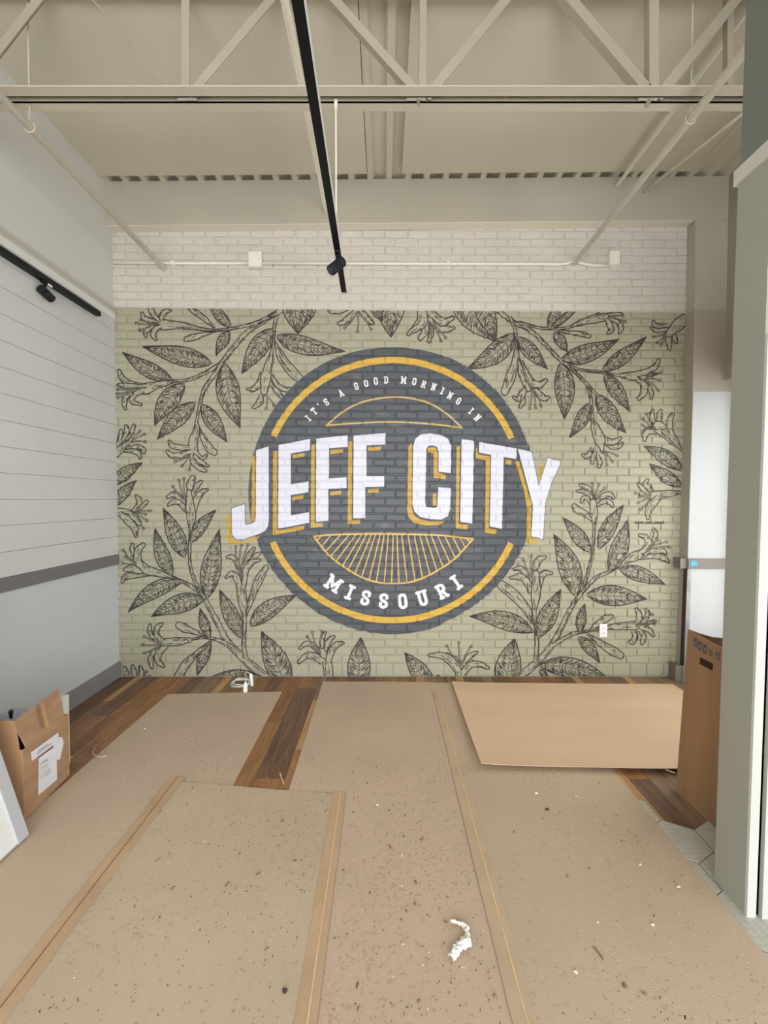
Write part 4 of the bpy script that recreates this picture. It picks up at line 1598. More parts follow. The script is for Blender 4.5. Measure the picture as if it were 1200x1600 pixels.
for q in (2.44, 0.2):
    p = st + d * ((q - st.y) / d.y)
    bm = BM()
    top = ZC if q > 1 else zc(0)
    tube(bm, [p + Vector((0, 0, .034)), Vector((p.x - .0, q, top))], .0045, 8)
    tube(bm, [p + Vector((0, 0, .034)), p + Vector((0, 0, .055))], .009, 10)
    if q > 1:
        tube(bm, [Vector((p.x, q, top - .04)), Vector((p.x, q, top))], .010, 10)
    part('hanger_rod', bm, M['pipe'], t)
p = onZ(524, 393, ZTk)
p = st + d * ((p.y - st.y) / d.y)
spot_head(t, p, (-.62, -.35, -.70))

t = thing('track_light', 'black track with one spotlight along the top of the shiplap wall', 'track light', (XL + .05, 3.5, 3.05), 'track lights')
yE = onX(157, 490, XL + .060).y
ZK = onX(153, 493, XL + .05).z
bm = BM()
box(bm, XL + .023, XL + .065, -3.2, yE, ZK, ZK + .036, 0.002)
part('track', bm, M['black'], t)
p = onX(70, 436, XL + .046)
spot_head(t, (XL + .046, p.y, ZK), (.12, .76, -.30))
bm = BM()
box(bm, XL + .059, XL + .065, p.y + .008, p.y + .045, ZK - .022, ZK - .006, 0.002)
part('clip', bm, M['trim_white'], t)

# ------------------------------------------------------------------ near column and shop-front frame on the right
c0 = onZ(1114, 1377)          # far foot
c1 = onZ(1165, 1431)          # near foot
XC = (c0.x + c1.x) / 2
YF_, YN = c0.y, c1.y
ztrim = onX(1150, 288, XC + .03).z
def lean(z):
    return XC + z * 0.0135


bm = BM()
def col_pts(z, x0=0.0, x1=0.12, y0=YN, y1=YF_):
    return [(lean(z) + x0, y0, z), (lean(z) + x1, y0, z), (lean(z) + x1, y1, z), (lean(z) + x0, y1, z)]


hexa(bm, col_pts(0) + col_pts(ztrim))
col = struct('trim_15', bm, M['column'], 'grey-green square column at the right edge', 'column')
bm = BM()
hexa(bm, col_pts(ztrim, 0.004, .12, -3.45, YF_ - .004) + col_pts(zc(XC) - .003, 0.004, .12, -3.45, YF_ - .004))  # upper wall runs on unseen behind the camera to block light at the right
struct('wall_near_right', bm, M['upper_dark'])
bm = BM()
hexa(bm, col_pts(ztrim - .004, -.010, .13, 0.6, YF_ + .012) + col_pts(ztrim + .056, -.010, .13, 0.6, YF_ + .012))
struct('trim_16', bm, M['trim_greige'], 'pale ledge trim across the column near the ceiling', 'trim')
# header above the glazing, in the plane of the column's near face
door = struct('window_2')
bm = BM()
z5 = onY(1199, 522, YN).z
hexa(bm, col_pts(z5, 0.006, 1.5, YN + .002, YN + .11) + col_pts(ztrim, 0.006, 1.5, YN + .002, YN + .11))
obj('header', bm, M['column'], door)


def post(x0, x1, y0, y1, z0, z1, m, nm):
    bm = BM()
    hexa(bm, col_pts(z0, x0, x1, y0, y1) + col_pts(z1, x0, x1, y0, y1))
    return obj(nm, bm, M[m], door)


post(0.0, .034, YN - .012, YN, 0, z5, 'frame_grey', 'casing')
post(.034, .052, YN + .000, YN + .02, 0, z5, 'column', 'casing')
post(.052, .080, YN - .018, YN + .03, 0, z5, 'frame_grey', 'casing')
post(.118, .16, YN - .0, YN + .05, 0, z5, 'frame_grey', 'stile')
post(.08, 1.5, YN, YN + .05, 0, .10, 'frame_grey', 'bottom_rail')
zt_ = onY(1199, 567, YN).z
post(.08, 1.5, YN, YN + .05, zt_ - .03, zt_ + .02, 'frame_grey', 'transom')
post(1.46, 1.5, YN, YN + .05, 0, z5, 'frame_grey', 'stile')
post(.082, 1.46, YN + .022, YN + .028, .10, zt_ - .03, 'glass', 'glass_pane')
post(.082, 1.46, YN + .022, YN + .028, zt_ + .02, z5, 'glass', 'glass_pane')

# ------------------------------------------------------------------ floor: planks laid towards the wall
floor = struct('floor')
bm = BM()
box(bm, XL - .1, XR + .3, -3.5, DW + .01, -0.06, -0.0085)
obj('subfloor', bm, M['subfloor'], floor)
# lanes: the wide dark plank seen between the paper sheets is at X -0.724 .. -0.555
lanes = [(-0.724, -0.555, 0)]
pat = [.062, .105, .062, .165, .085, .13, .062, .165, .07, .11]
x, i = -0.555, 0
while x < XR:
    w_ = pat[i % len(pat)]
    lanes.append((x, min(x + w_, XR + .02), None))
    x += w_
    i += 1
x, i = -0.724, 3
while x > XL:
    w_ = pat[i % len(pat)]
    lanes.append((max(x - w_, XL - .02), x, None))
    x -= w_
    i += 1
nfl = 0
for (x0, x1, kind) in lanes:
    y = DW + .004
    w_ = x1 - x0
    if kind == 0:
        cuts = [DW + .004, 3.72, 2.50, 1.3]
        mats = [2, 0, 4, 1]
    else:
        cuts = [y]
        while cuts[-1] > 1.3:
            cuts.append(cuts[-1] - random.uniform(.45, 1.15))
        mats = None
    for q, (ya, yb) in enumerate(zip(cuts, cuts[1:])):
        if mats:
            mi = mats[q]
        elif w_ < .08:
            mi = random.choice((3, 3, 4, 1, 2))
        else:
            mi = random.choice((0, 1, 2, 2, 4, 0))
        bm = BM()
        box(bm, x0 + .0007, x1 - .0007, yb + .0007, ya - .0007, -.0085, random.uniform(-.0006, 0), 0.0008)
        obj('floor_plank', bm, WOOD[mi], floor)
        nfl += 1
# the part of the floor behind the camera
bm = BM()
box(bm, XL, XR + .3, -3.5, 1.3 - .8, -.0085, -.0012)
obj('floor_under_paper', bm, WOOD[1], floor)

# hexagonal tiles by the doorway
sd = .133
cnt = 0
for row in range(0, 9):
    yc = 2.035 + .1995 - row * .1995
    for k in range(-2, 8):
        xc = 1.348 + .2304 * k - (.1152 if row % 2 == 0 else 0)
        if row == 0 and k > 0:
            continue
        if xc < 1.10 or xc > 2.7:
            continue
        if row == 0 and xc > 1.3:
            continue
        bm = BM()
        r0, r1 = sd - .0025, sd - .005
        lo = [bm.verts.new((xc + r0 * math.sin(math.radians(60 * q)), yc + r0 * math.cos(math.radians(60 * q)), 0.0003)) for q in range(6)]
        mi = [bm.verts.new((xc + r0 * math.sin(math.radians(60 * q)), yc + r0 * math.cos(math.radians(60 * q)), .0035)) for q in range(6)]
        hi = [bm.verts.new((xc + r1 * math.sin(math.radians(60 * q)), yc + r1 * math.cos(math.radians(60 * q)), .0045)) for q in range(6)]
        for A_, B_ in ((lo, mi), (mi, hi)):
            for q in range(6):
                bm.faces.new((A_[q], A_[(q + 1) % 6], B_[(q + 1) % 6], B_[q]))
        bm.faces.new(hi)
        obj('hexagon_tile', bm, M['tile'], floor)
bm = BM()
box(bm, 1.12, XR, 0.3, 2.03, 0.0, .0022)
obj('grout_bed', bm, M['grout'], floor)

# outside ground so the glass shows paving, not void
bm = BM()
box(bm, -14, 16, -16, 16, -.14, -.07)
struct('ground_outside', bm, M['concrete'], 'pale paving outside the windows', 'ground')


# ------------------------------------------------------------------ floor protection paper
def sheet(name, corners, z, m, label, th=.0012, nx=24, ny=40, wav=.0010, lift=None, jag=.0025):
    """corners: near-left, near-right, far-right, far-left (x, y)."""
    bm = BM()
    c = [Vector((x, y, 0)) for x, y in corners]
    top, bot = [], []
    for j in range(ny + 1):
        v = j / ny
        ra, rb = [], []
        for i in range(nx + 1):
            u = i / nx
            p = (c[0] * (1 - u) + c[1] * u) * (1 - v) + (c[3] * (1 - u) + c[2] * u) * v
            if i in (0, nx):
                p.x += noise.noise(Vector((p.y * 3, z * 900, 1))) * jag
            if j in (0, ny):
                p.y += noise.noise(Vector((p.x * 3, z * 900, 5))) * jag
            h = z + (noise.noise(Vector((p.x * 2.2, p.y * 2.2, z * 500))) + 1) * wav * .5 + \
                (noise.noise(Vector((p.x * 9, p.y * 9, z * 700))) + 1) * wav * .15
            if lift:
                h += lift(u, v)
            ra.append(bm.verts.new((p.x, p.y, h + th)))
            rb.append(bm.verts.new((p.x, p.y, h)))
        top.append(ra)
        bot.append(rb)
    for j in range(ny):
        for i in range(nx):
            bm.faces.new((top[j][i], top[j][i + 1], top[j + 1][i + 1], top[j + 1][i]))
            bm.faces.new((bot[j][i], bot[j + 1][i], bot[j + 1][i + 1], bot[j][i + 1]))
    for j in range(ny):
        for i in (0, nx):
            bm.faces.new((top[j][i], top[j + 1][i], bot[j + 1][i], bot[j][i]))
    for i in range(nx):
        for j in (0, ny):
            bm.faces.new((top[j][i], top[j][i + 1], bot[j][i + 1], bot[j][i]))
    o = obj(name, bm, m)
    for p in o.data.polygons:
        p.use_smooth = False
    return tag(o, label, 'floor paper', None)


def gz(px_, py_):
    p = onZ(px_, py_)
    return (p.x, p.y)


fl, fr = gz(262, 1085), gz(441, 1081)
xa_, xb_ = -1.755, gz(370, 1228)[0]
sheet('floor_paper', [(-1.80, .25), (xb_ - .02, .25), fr, fl], .0002, M['paper_a'],
      'brown floor paper sheet nearest the left wall, beside the open carton')
bl, br = gz(277, 1222), gz(530, 1243)
yb2 = gz(277, 1223)[1]
sC0 = gz(505, 1065)
sC1 = gz(672, 1066)
sheet('floor_paper', [(gz(455, 1238)[0], .25), (.42, .25), sC1, sC0], .0006, M['paper_c'],
      'brown floor paper sheet in the middle reaching from the mural wall to the camera')
sheet('floor_paper', [(.405, .25), (1.285, .25), (gz(968, 1217)[0] + .005, gz(968, 1215)[1] + .14), (.405 + .03, gz(968, 1215)[1] + .14)], .0032, M['paper_d'],
      'dusty brown floor paper sheet at the right beside the tiles')
sD = gz(705, 1068)
sheet('floor_paper', [(.36, gz(968, 1215)[1] - .02), (.80, gz(968, 1215)[1] - .02), (.80, sD[1] + .01), (.36, sD[1] + .01)], .0018, M['paper_c'],
      'narrow brown paper sheet partly under the smooth cardboard sheet', ny=20, nx=8)
sheet('floor_paper', [(-1.19, .25), (-.232, .25), br, bl], .0036, M['paper_b'],
      'brown floor paper sheet in the left foreground held by two tape strips')


def tape_strip(x0, y0, x1, y1, w_, z, m, seamm, label, so=0.0):
    t = thing('packing_tape', label, 'tape', ((x0 + x1) / 2, (y0 + y1) / 2, z))
    n = 40
    for nm, ww, dz, mm, ofs, jit in (('tape_band', w_, 0.0, m, 0.0, .0012), ('tape_seam', .0045, .0009, seamm, so, .0016)):
        bm = BM()
        L0, R0 = [], []
        for i in range(n + 1):
            f = i / n
            xx_ = x0 + (x1 - x0) * f + ofs + noise.noise(Vector((f * 9, ofs * 50, x0 * 7))) * jit * 1.5
            y_ = y0 + (y1 - y0) * f
            zz = z + dz + noise.noise(Vector((f * 14, 3, x0))) * .0003
            L0.append((bm.verts.new((xx_ - ww / 2, y_, zz)), bm.verts.new((xx_ - ww / 2, y_, zz + .0006))))
            R0.append((bm.verts.new((xx_ + ww / 2, y_, zz)), bm.verts.new((xx_ + ww / 2, y_, zz + .0006))))
        for i in range(n):
            bm.faces.new((L0[i][1], R0[i][1], R0[i + 1][1], L0[i + 1][1]))
            bm.faces.new((L0[i][0], L0[i + 1][0], R0[i + 1][0], R0[i][0]))
            bm.faces.new((L0[i][0], L0[i][1], L0[i + 1][1], L0[i + 1][0]))
            bm.faces.new((R0[i][0], R0[i][1], R0[i + 1][1], R0[i + 1][0]))
        part(nm, bm, mm, t)
    return t


M['tapeclear'] = mat('translucent_brown_tape', (192, 164, 133), .5, .05, 5, space='World')
M['tapefaint'] = mat('translucent_pale_tape', (193, 169, 142), .5, .05, 5, space='World')
tape_strip(-1.185, .3, gz(277, 1218)[0], gz(277, 1216)[1], .085, .0064, M['tapeclear'], M['seamdark'],
           'wide brown tape strip with a dark seam in the left foreground', -.004)
tape_strip(-.232, .3, gz(530, 1243)[0], gz(530, 1240)[1], .068, .0064, M['tapeclear'], M['tapeline'],
           'brown tape strip with a pale seam left of the image centre', .006)
tape_strip(.415, .3, gz(682, 1078)[0], gz(682, 1078)[1], .075, .0062, M['tapefaint'], M['tapeline'],
           'long faint tape strip with a thin pale seam right of the image centre', .008)


# smooth cardboard sheet with its lifted front edge
def lift(u, v):
    return .022 * math.exp(-v * 6) + .012 * math.exp(-u * 14)


e0, e1 = gz(752, 1205), gz(1055, 1214)
e2, e3 = (2.42, gz(1063, 1071)[1]), gz(706, 1069)
o = sheet('cardboard_sheet', [e0, (2.42, e1[1] + .0), e2, e3], .0085, M['sheet'],
          'large smooth tan cardboard sheet lying by the mural wall on the right', th=.003, nx=60, ny=30, wav=.003, lift=lift, jag=.001)
o['category'] = 'cardboard'

# ------------------------------------------------------------------ open carton at the left
def poly_slab(bm, pts, nrm, th):
    """convex polygon extruded along nrm by th."""
    n_ = Vector(nrm).normalized() * th
    A = [bm.verts.new(Vector(p)) for p in pts]
    B = [bm.verts.new(Vector(p) + n_) for p in pts]
    bm.faces.new(A)
    bm.faces.new(B)
    k = len(pts)
    for i in range(k):
        bm.faces.new((A[i], A[(i + 1) % k], B[(i + 1) % k], B[i]))


ZP = .0035
b0 = onZ(38, 1283, ZP)
b1 = onZ(109, 1211, ZP)
BX = b0.x
Y0, Y1 = b0.y, b1.y
bx1 = b1.x
xw = -2.20
zf = onY(33, 1172, Y0).z       # fold height
zt = zf + .145
cart = thing('open_carton', 'open brown cardboard carton with white labels by the left wall', 'box', (BX, Y0, ZP))
T = .004
bm = BM()
poly_slab(bm, [(BX, Y0, ZP), (bx1, Y1, ZP), (bx1, Y1, zf + .0), (BX, Y0, zf)], (-1, 0, 0), T)
side_p = part('side_panel', bm, M['cardboard'], cart)
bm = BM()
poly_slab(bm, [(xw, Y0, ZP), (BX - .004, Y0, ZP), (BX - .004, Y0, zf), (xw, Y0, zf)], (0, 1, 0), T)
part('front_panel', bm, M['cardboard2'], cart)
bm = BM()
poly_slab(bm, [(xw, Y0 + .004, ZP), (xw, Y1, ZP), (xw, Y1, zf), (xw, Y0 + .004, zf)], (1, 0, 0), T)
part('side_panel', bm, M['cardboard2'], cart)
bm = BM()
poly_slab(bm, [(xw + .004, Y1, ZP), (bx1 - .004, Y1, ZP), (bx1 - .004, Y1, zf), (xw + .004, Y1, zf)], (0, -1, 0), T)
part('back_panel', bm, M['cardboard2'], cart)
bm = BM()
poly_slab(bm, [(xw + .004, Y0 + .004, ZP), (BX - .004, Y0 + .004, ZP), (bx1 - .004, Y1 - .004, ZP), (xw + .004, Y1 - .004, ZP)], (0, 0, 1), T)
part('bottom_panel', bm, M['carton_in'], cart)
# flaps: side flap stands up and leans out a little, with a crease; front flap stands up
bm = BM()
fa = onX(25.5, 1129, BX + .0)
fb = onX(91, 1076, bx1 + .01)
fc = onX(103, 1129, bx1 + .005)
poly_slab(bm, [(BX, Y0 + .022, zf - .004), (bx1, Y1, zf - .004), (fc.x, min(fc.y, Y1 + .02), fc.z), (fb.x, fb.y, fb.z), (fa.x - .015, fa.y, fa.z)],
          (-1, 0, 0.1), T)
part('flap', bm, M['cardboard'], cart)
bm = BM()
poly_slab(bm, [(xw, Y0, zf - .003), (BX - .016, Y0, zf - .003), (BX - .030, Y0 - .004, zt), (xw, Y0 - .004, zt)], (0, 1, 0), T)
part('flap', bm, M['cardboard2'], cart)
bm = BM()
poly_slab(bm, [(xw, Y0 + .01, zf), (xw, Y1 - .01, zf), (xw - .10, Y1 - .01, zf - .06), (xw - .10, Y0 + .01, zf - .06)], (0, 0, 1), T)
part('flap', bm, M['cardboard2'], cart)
# tape strip on the flap and bottom
def xs(y):                      # x of the carton's side at depth y
    return BX + (bx1 - BX) * (y - Y0) / (Y1 - Y0)


def on_side(px_, py_, off=.0015):
    """point on the carton's right side plane."""
    p = onX(px_, py_, BX)
    for _ in range(5):
        p = onX(px_, py_, xs(p.y) + off)
    return p


def side_patch(pts, m, nm, parent=cart, off=.0015, th=.0006):
    bm = BM()
    poly_slab(bm, [on_side(*q, off) for q in pts], (1, 0, 0), th)
    return part(nm, bm, m, parent)


side_patch([(48, 1176), (91, 1144.5), (91.5, 1158), (50, 1189)], M['paperwhite'], 'label_strip')
side_patch([(60.5, 1184), (88, 1165), (89, 1218), (59.5, 1243)], M['paperwhite'], 'packing_slip', off=.0022)
f_ = side_patch([(84, 1163), (89, 1152), (97, 1151.5), (99.5, 1161), (93.5, 1187), (79.5, 1187)], M['paperwhite'], 'folded_slip', off=.004)
side_patch([(57.5, 1177.2), (80, 1160.5), (80.3, 1162.3), (57.8, 1179.2)], M['inkpale'], 'printed_line', off=.0024)
side_patch([(59, 1173.2), (74, 1162), (74.2, 1163.6), (59.3, 1174.8)], M['inkpale'], 'printed_line', off=.0024)
side_patch([(60, 1183.8), (83, 1166.0), (83, 1167.2), (60, 1185.2)], M['ink'], 'printed_line', off=.0030)
bm = BM()
for k in range(8):
    y_ = 1190 + k * 3.6
    poly_slab(bm, [on_side(62, y_ + 2, .0031), on_side(62 + random.uniform(8, 20), y_ - 7, .0031),
                   on_side(62 + 14, y_ - 6.2, .0031), on_side(62, y_ + 2.6, .0031)], (1, 0, 0), .0003)
part('printed_text', bm, M['inkpale'], cart)
bm = BM()
fl_ = [(61, 1099), (66, 1096), (75.5, 1134), (70, 1137)]
poly_slab(bm, [onX(*q, BX - .001) + Vector((.006, 0, 0)) for q in fl_], (1, 0, 0), .0008)
part('tape_piece', bm, M['tape'], cart)
# plastic film bulging out of the carton, with a black knob
film = BM()
N = 12
gr = []
for j in range(N + 1):
    row = []
    for i in range(N + 1):
        x_ = xw + .03 + (BX - .05 - xw - .03) * i / N
        y_ = Y0 + .10 + (Y1 - Y0 - .12) * j / N
        z_ = zf + .0 + .075 * math.sin(math.pi * i / N) * math.sin(math.pi * (j + 2) / (N + 4)) + noise.noise(Vector((x_ * 14, y_ * 14, 2))) * .03
        row.append(film.verts.new((x_, y_, z_)))
    gr.append(row)
for j in range(N):
    for i in range(N):
        film.faces.new((gr[j][i], gr[j][i + 1], gr[j + 1][i + 1], gr[j + 1][i]))
skirt = []
o = film_o = obj('plastic_film', film, M['bluefilm'])
sm = o.modifiers.new('s', 'SOLIDIFY')
sm.thickness = .002
tag(o, 'crumpled blue-grey plastic film inside the open carton', 'plastic wrap')
bm = BM()
p = onY(17, 1112, Y0 + .12)
tube(bm, [p + Vector((0, 0, -.035)), p + Vector((0, 0, -.012)), p, p + Vector((0, 0, .010))], [.006, .009, .011, .006], 12)
obj('knob', bm, M['black_soft'], film_o)['label'] = 'small black knob'
# pale roll standing behind the carton
p = onY(100, 1128, Y1 + .09)
bm = BM()
box(bm, p.x - .06, p.x + .012, Y1 + .07, Y1 + .12, .001, p.z + .15, .004)
tag(obj('foam_block', bm, M['foam']), 'narrow white foam block standing behind the open carton', 'packing foam')

# ------------------------------------------------------------------ white door slab leaning on the left wall
pb_ = onZ(46, 1307, ZP)
top = onY(0, 1174, pb_.y)
tilt = math.atan2(pb_.x - top.x, top.z - ZP)
slab = thing('door_slab', 'white door slab leaning against the left wall at the frame edge', 'door', (pb_.x, pb_.y, ZP))
L_, W2 = 1.98, .80
Mx = Matrix.Translation((pb_.x, pb_.y, ZP + .010)) @ Matrix.Rotation(-tilt, 4, 'Y')
def slabbox(x0, x1, y0, y1, z0, z1, nm, m, bev=.001):
    bm = BM()
    box(bm, x0, x1, y0, y1, z0, z1, bev, Mx)
    part(nm, bm, m, slab)
slabbox(-.036, -.008, -W2, 0, 0, L_, 'door_panel', M['trim_white'])
slabbox(-.010, 0, -.060, 0, 0, L_, 'stile', M['board_white'])
slabbox(-.010, 0, -W2, -W2 + .060, 0, L_, 'stile', M['board_white'])
slabbox(-.010, 0, -W2 + .060, -.060, L_ - .10, L_, 'rail', M['board_white'])
slabbox(-.0085, -.004, -W2 + .061, -.064, 0, .004, 'rail', M['board_white'], 0)

# ------------------------------------------------------------------ tall carton behind the column
q0 = onZ(1056, 1234)
q1 = onZ(1114, 1303)
XB0 = q0.x
yF, yN2 = q0.y, q1.y - .22
tp = onY(1075, 983, yF)
XT, ZT2 = tp.x, tp.z
tp2 = onX(1127, 1012, XT)
xr2 = XT + .33
tall = thing('tall_carton', 'tall brown carton with a hand hole standing beside the grey column', 'box', (XB0, yF, 0))
def sx(z):
    return XB0 + (XT - XB0) * (z / ZT2) ** 1.0


def on_tall(px_, py_, off=0.0):
    p = onX(px_, py_, XB0)
    for _ in range(12):
        p = onX(px_, py_, sx(p.z) - off)
    return p


bm = BM()
# left face as strips around the hand hole
h0, h1 = on_tall(1092, 1032), on_tall(1113.5, 1047)
hy1, hy0 = h0.y, h1.y
hz0, hz1 = (h0.z + h1.z) / 2 - .012, (h0.z + h1.z) / 2 + .026
slope = (ZT2 - tp2.z) / (yF - tp2.y)
def ztop(y):
    return ZT2 - (yF - y) * slope
def face_piece(ya, yb, za, zb_, nm='side_panel'):
    zb0, zb1 = (zb_ if zb_ is not None else ztop(ya)), (zb_ if zb_ is not None else ztop(yb))
    v = [(sx(za), ya, za), (sx(za), yb, za), (sx(zb1), yb, zb1), (sx(zb0), ya, zb0)]
    poly_slab(bm, v, (1, 0, 0), .004)
face_piece(yN2, hy0, .001, None)
face_piece(hy1, yF, .001, None)
face_piece(hy0, hy1, .001, hz0)
face_piece(hy0, hy1, hz1, None)
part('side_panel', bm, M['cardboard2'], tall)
bm = BM()
v = [(XB0 + .004, yF, .001), (XB0 + .33, yF, .001), (xr2, yF, ZT2 - .055), (XT + .22, yF, ZT2 - .052), (XT + .13, yF, ZT2 - .042), (XT + .06, yF, ZT2 - .022), (XT + .004, yF, ZT2)]
poly_slab(bm, v, (0, -1, 0), .004)
part('back_panel', bm, M['carton_in'], tall)
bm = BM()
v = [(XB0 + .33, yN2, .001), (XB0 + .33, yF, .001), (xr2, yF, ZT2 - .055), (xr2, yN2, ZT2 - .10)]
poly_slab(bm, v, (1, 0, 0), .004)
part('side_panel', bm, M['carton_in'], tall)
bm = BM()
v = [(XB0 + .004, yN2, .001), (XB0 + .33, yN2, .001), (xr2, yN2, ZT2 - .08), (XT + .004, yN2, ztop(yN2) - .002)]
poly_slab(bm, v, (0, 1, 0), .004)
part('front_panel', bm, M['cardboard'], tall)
bm = BM()
box(bm, XB0 + .006, XB0 + .326, yN2 + .006, yF - .006, .001, .006)
part('bottom_panel', bm, M['carton_in'], tall)
# printed marks: three square symbols and two round ones
def tall_mark(cx_, cy_, w_, h_, kind):
    bm = BM()
    c_ = on_tall(cx_, cy_)
    def P3(a_, b_):
        y_ = c_.y - a_
        z_ = c_.z + b_
        return Vector((sx(z_) - .0006, y_, z_))
    if kind == 0:
        for (a0, a1, b0_, b1_) in ((-w_, -w_ * .45, -h_, h_), (w_ * .45, w_, -h_, h_), (-w_ * .45, w_ * .45, -h_, -h_ * .55), (-w_ * .45, w_ * .45, h_ * .2, h_)):
            poly_slab(bm, [P3(a0, b0_), P3(a1, b0_), P3(a1, b1_), P3(a0, b1_)], (-1, 0, 0), .0005)
    else:
        n = 18
        for k in range(n):
            if kind == 2 and k % 6 == 5:
                continue
            a_, b_ = 2 * math.pi * k / n, 2 * math.pi * (k + 1) / n
            poly_slab(bm, [P3(w_ * math.cos(a_), h_ * math.sin(a_)), P3(w_ * math.cos(b_), h_ * math.sin(b_)),
                           P3(w_ * .62 * math.cos(b_), h_ * .62 * math.sin(b_)), P3(w_ * .62 * math.cos(a_), h_ * .62 * math.sin(a_))], (-1, 0, 0), .0005)
        poly_slab(bm, [P3(-w_ * .7, -h_ * .1), P3(w_ * .7, -h_ * .1), P3(w_ * .7, h_ * .14), P3(-w_ * .7, h_ * .14)], (-1, 0, 0), .0005)
    part('printed_symbol', bm, M['ink'], tall)


for cx_, cy_, w_, h_, kd in ((1087, 1004, .013, .023, 0), (1094, 1009, .013, .023, 0), (1101.5, 1014, .013, .023, 0),
                             (1110.5, 1020, .014, .016, 1), (1122, 1025, .016, .018, 2)):
    tall_mark(cx_, cy_, w_, h_, kd)
# ------------------------------------------------------------------ outlet
oc = onY(942.3, 985, DW)
out = thing('wall_outlet', 'white power outlet on the mural among the flower stems', 'outlet', tuple(oc))
bm = BM()
box(bm, oc.x - .034, oc.x + .034, DW - .008, DW, oc.z - .058, oc.z + .058, .003)
part('cover_plate', bm, M['outlet'], out)
for dz in (-.020, .020):
    bm = BM()
    box(bm, oc.x - .017, oc.x + .017, DW - .0105, DW - .008, oc.z + dz - .014, oc.z + dz + .014, .002)
    r_ = part('socket', bm, M['outlet'], out)
    bm = BM()
    for dx in (-.006, .006):
        box(bm, oc.x + dx - .0012, oc.x + dx + .0012, DW - .0112, DW - .0104, oc.z + dz - .003, oc.z + dz + .006)
    tube(bm, [(oc.x, DW - .0112, oc.z + dz - .008), (oc.x, DW - .0104, oc.z + dz - .008)], .0022, 8)
    part('slots', bm, M['slot'], out)

# ------------------------------------------------------------------ cable coil by the wall
cc = onZ(375, 1073, .0)
coil = thing('cable_coil', 'small coil of white wire with two white plugs on the floor by the mural', 'cable', tuple(cc))
for (dx, dy, r_, zz, mm) in ((0, .02, .072, .012, 'wire'), (.006, .03, .066, .020, 'wire'), (-.006, .015, .078, .006, 'wiregreen')):
    bm = BM()
    pts = [(cc.x + dx + math.cos(a_) * r_, cc.y + dy + math.sin(a_) * r_ * .7, zz + .012 * (1 + math.sin(a_)) + .004 * math.sin(a_ * 3 + dx * 99))
           for a_ in np.linspace(0, 2 * math.pi, 33)]
    tube(bm, pts, .0042, 8)
    part('wire_loop', bm, M[mm], coil, True)
p0 = onZ(383.5, 1081, .0)
bm = BM()
tube(bm, [p0 + Vector((0, 0, .0)), p0 + Vector((0, 0, .06)), p0 + Vector((.002, 0, .068)), p0 + Vector((.002, 0, .082))], [.017, .017, .010, .009], 16)
part('plug', bm, M['outlet'], coil, False)
p1 = onZ(393, 1072, .0)
bm = BM()
tube(bm, [p1 + Vector((.004, 0, .002)), p1 + Vector((-.006, .01, .075)), p1 + Vector((-.008, .01, .088)), p1 + Vector((-.010, .01, .10))], [.012, .015, .013, .010], 16)
part('plug', bm, M['outlet'], coil, False)
bm = BM()
tube(bm, smooth([tuple(p0 + Vector((.002, 0, .08))), tuple(p0 + Vector((.0, .02, .10))), tuple(cc + Vector((.03, .06, .10))), tuple(p1 + Vector((-.01, .01, .10)))], 6), .004, 8)
part('lead', bm, M['wire'], coil, True)

# ------------------------------------------------------------------ litter
def crumple(name, pts, hw, label, cat, m, z=.008, amp=.012, n=14, mcols=6):
    """crumpled strip following floor pixels."""
    P = np.array([tuple(onZ(a, b, z))[:2] for a, b in pts])
    Pn = smooth(P, n)
    Q, wv = smooth(P, n, [h for h in hw])
    t_, nn_ = normals(Q)
    bm = BM()
    rows = []
    for i in range(len(Q)):
        row = []
        for j in range(mcols + 1):
            u = j / mcols * 2 - 1
            p = Q[i] + nn_[i] * wv[i] * u
            r = noise.noise(Vector((p[0] * 60, p[1] * 60, 3.3)))
            r2 = noise.noise(Vector((p[0] * 130, p[1] * 130, 9.3)))
            p = p + nn_[i] * r2 * .004
            row.append(bm.verts.new((p[0], p[1], z + abs(r) * amp * 1.6 + (1 - u * u) * amp * .8 + abs(r2) * .004)))
        rows.append(row)
    for a_, b_ in zip(rows, rows[1:]):
        for j in range(mcols):
            bm.faces.new((a_[j], a_[j + 1], b_[j + 1], b_[j]))
    o = obj(name, bm, m)
    s_ = o.modifiers.new('s', 'SOLIDIFY')
    s_.thickness = .0006
    return tag(o, label, cat)


crumple('tissue_scrap', [(704, 1443), (716, 1444), (727, 1450), (730, 1464), (727, 1474), (716, 1482), (710, 1492), (704, 1501)],
        [.001, .005, .010, .009, .022, .016, .014, .012], 'crumpled white tissue scrap on the brown paper in the foreground',
        'tissue', M['tissue'])


def curl(name, pts, r, m, label, cat, z=.008):
    bm = BM()
    P = [Vector(tuple(onZ(a, b, z))) for a, b in pts]
    Q = smooth([tuple(p) for p in P], 6)
    tube(bm, [Vector(tuple(p)) for p in Q], r, 6)
    tag(obj(name, bm, m), label, cat)


curl('string_scrap', [(149, 1168), (145, 1176), (150, 1181), (158, 1182.5), (167, 1181)], .0022, M['chip'],
     'curved cream string scrap by the left edge of the paper', 'string')
curl('twig', [(927, 1479), (934, 1487), (943, 1500)], .0026, M['debris'], 'short thin brown twig at the lower right of the paper', 'twig')
curl('wood_splinter', [(437.5, 1208), (440, 1216), (443, 1224)], .0028, M['chip'], 'pale wood splinter on the dark plank between the sheets', 'splinter', .002)
curl('wood_splinter', [(1040, 1202), (1047, 1205), (1055, 1208)], .0034, M['chip'], 'pale splinter at the near corner of the smooth cardboard sheet', 'splinter', .018)
curl('wood_splinter', [(107, 1186), (110, 1184), (114, 1183)], .004, M['chip'], 'pale splinter on the dark floor right of the open carton', 'splinter', .003)


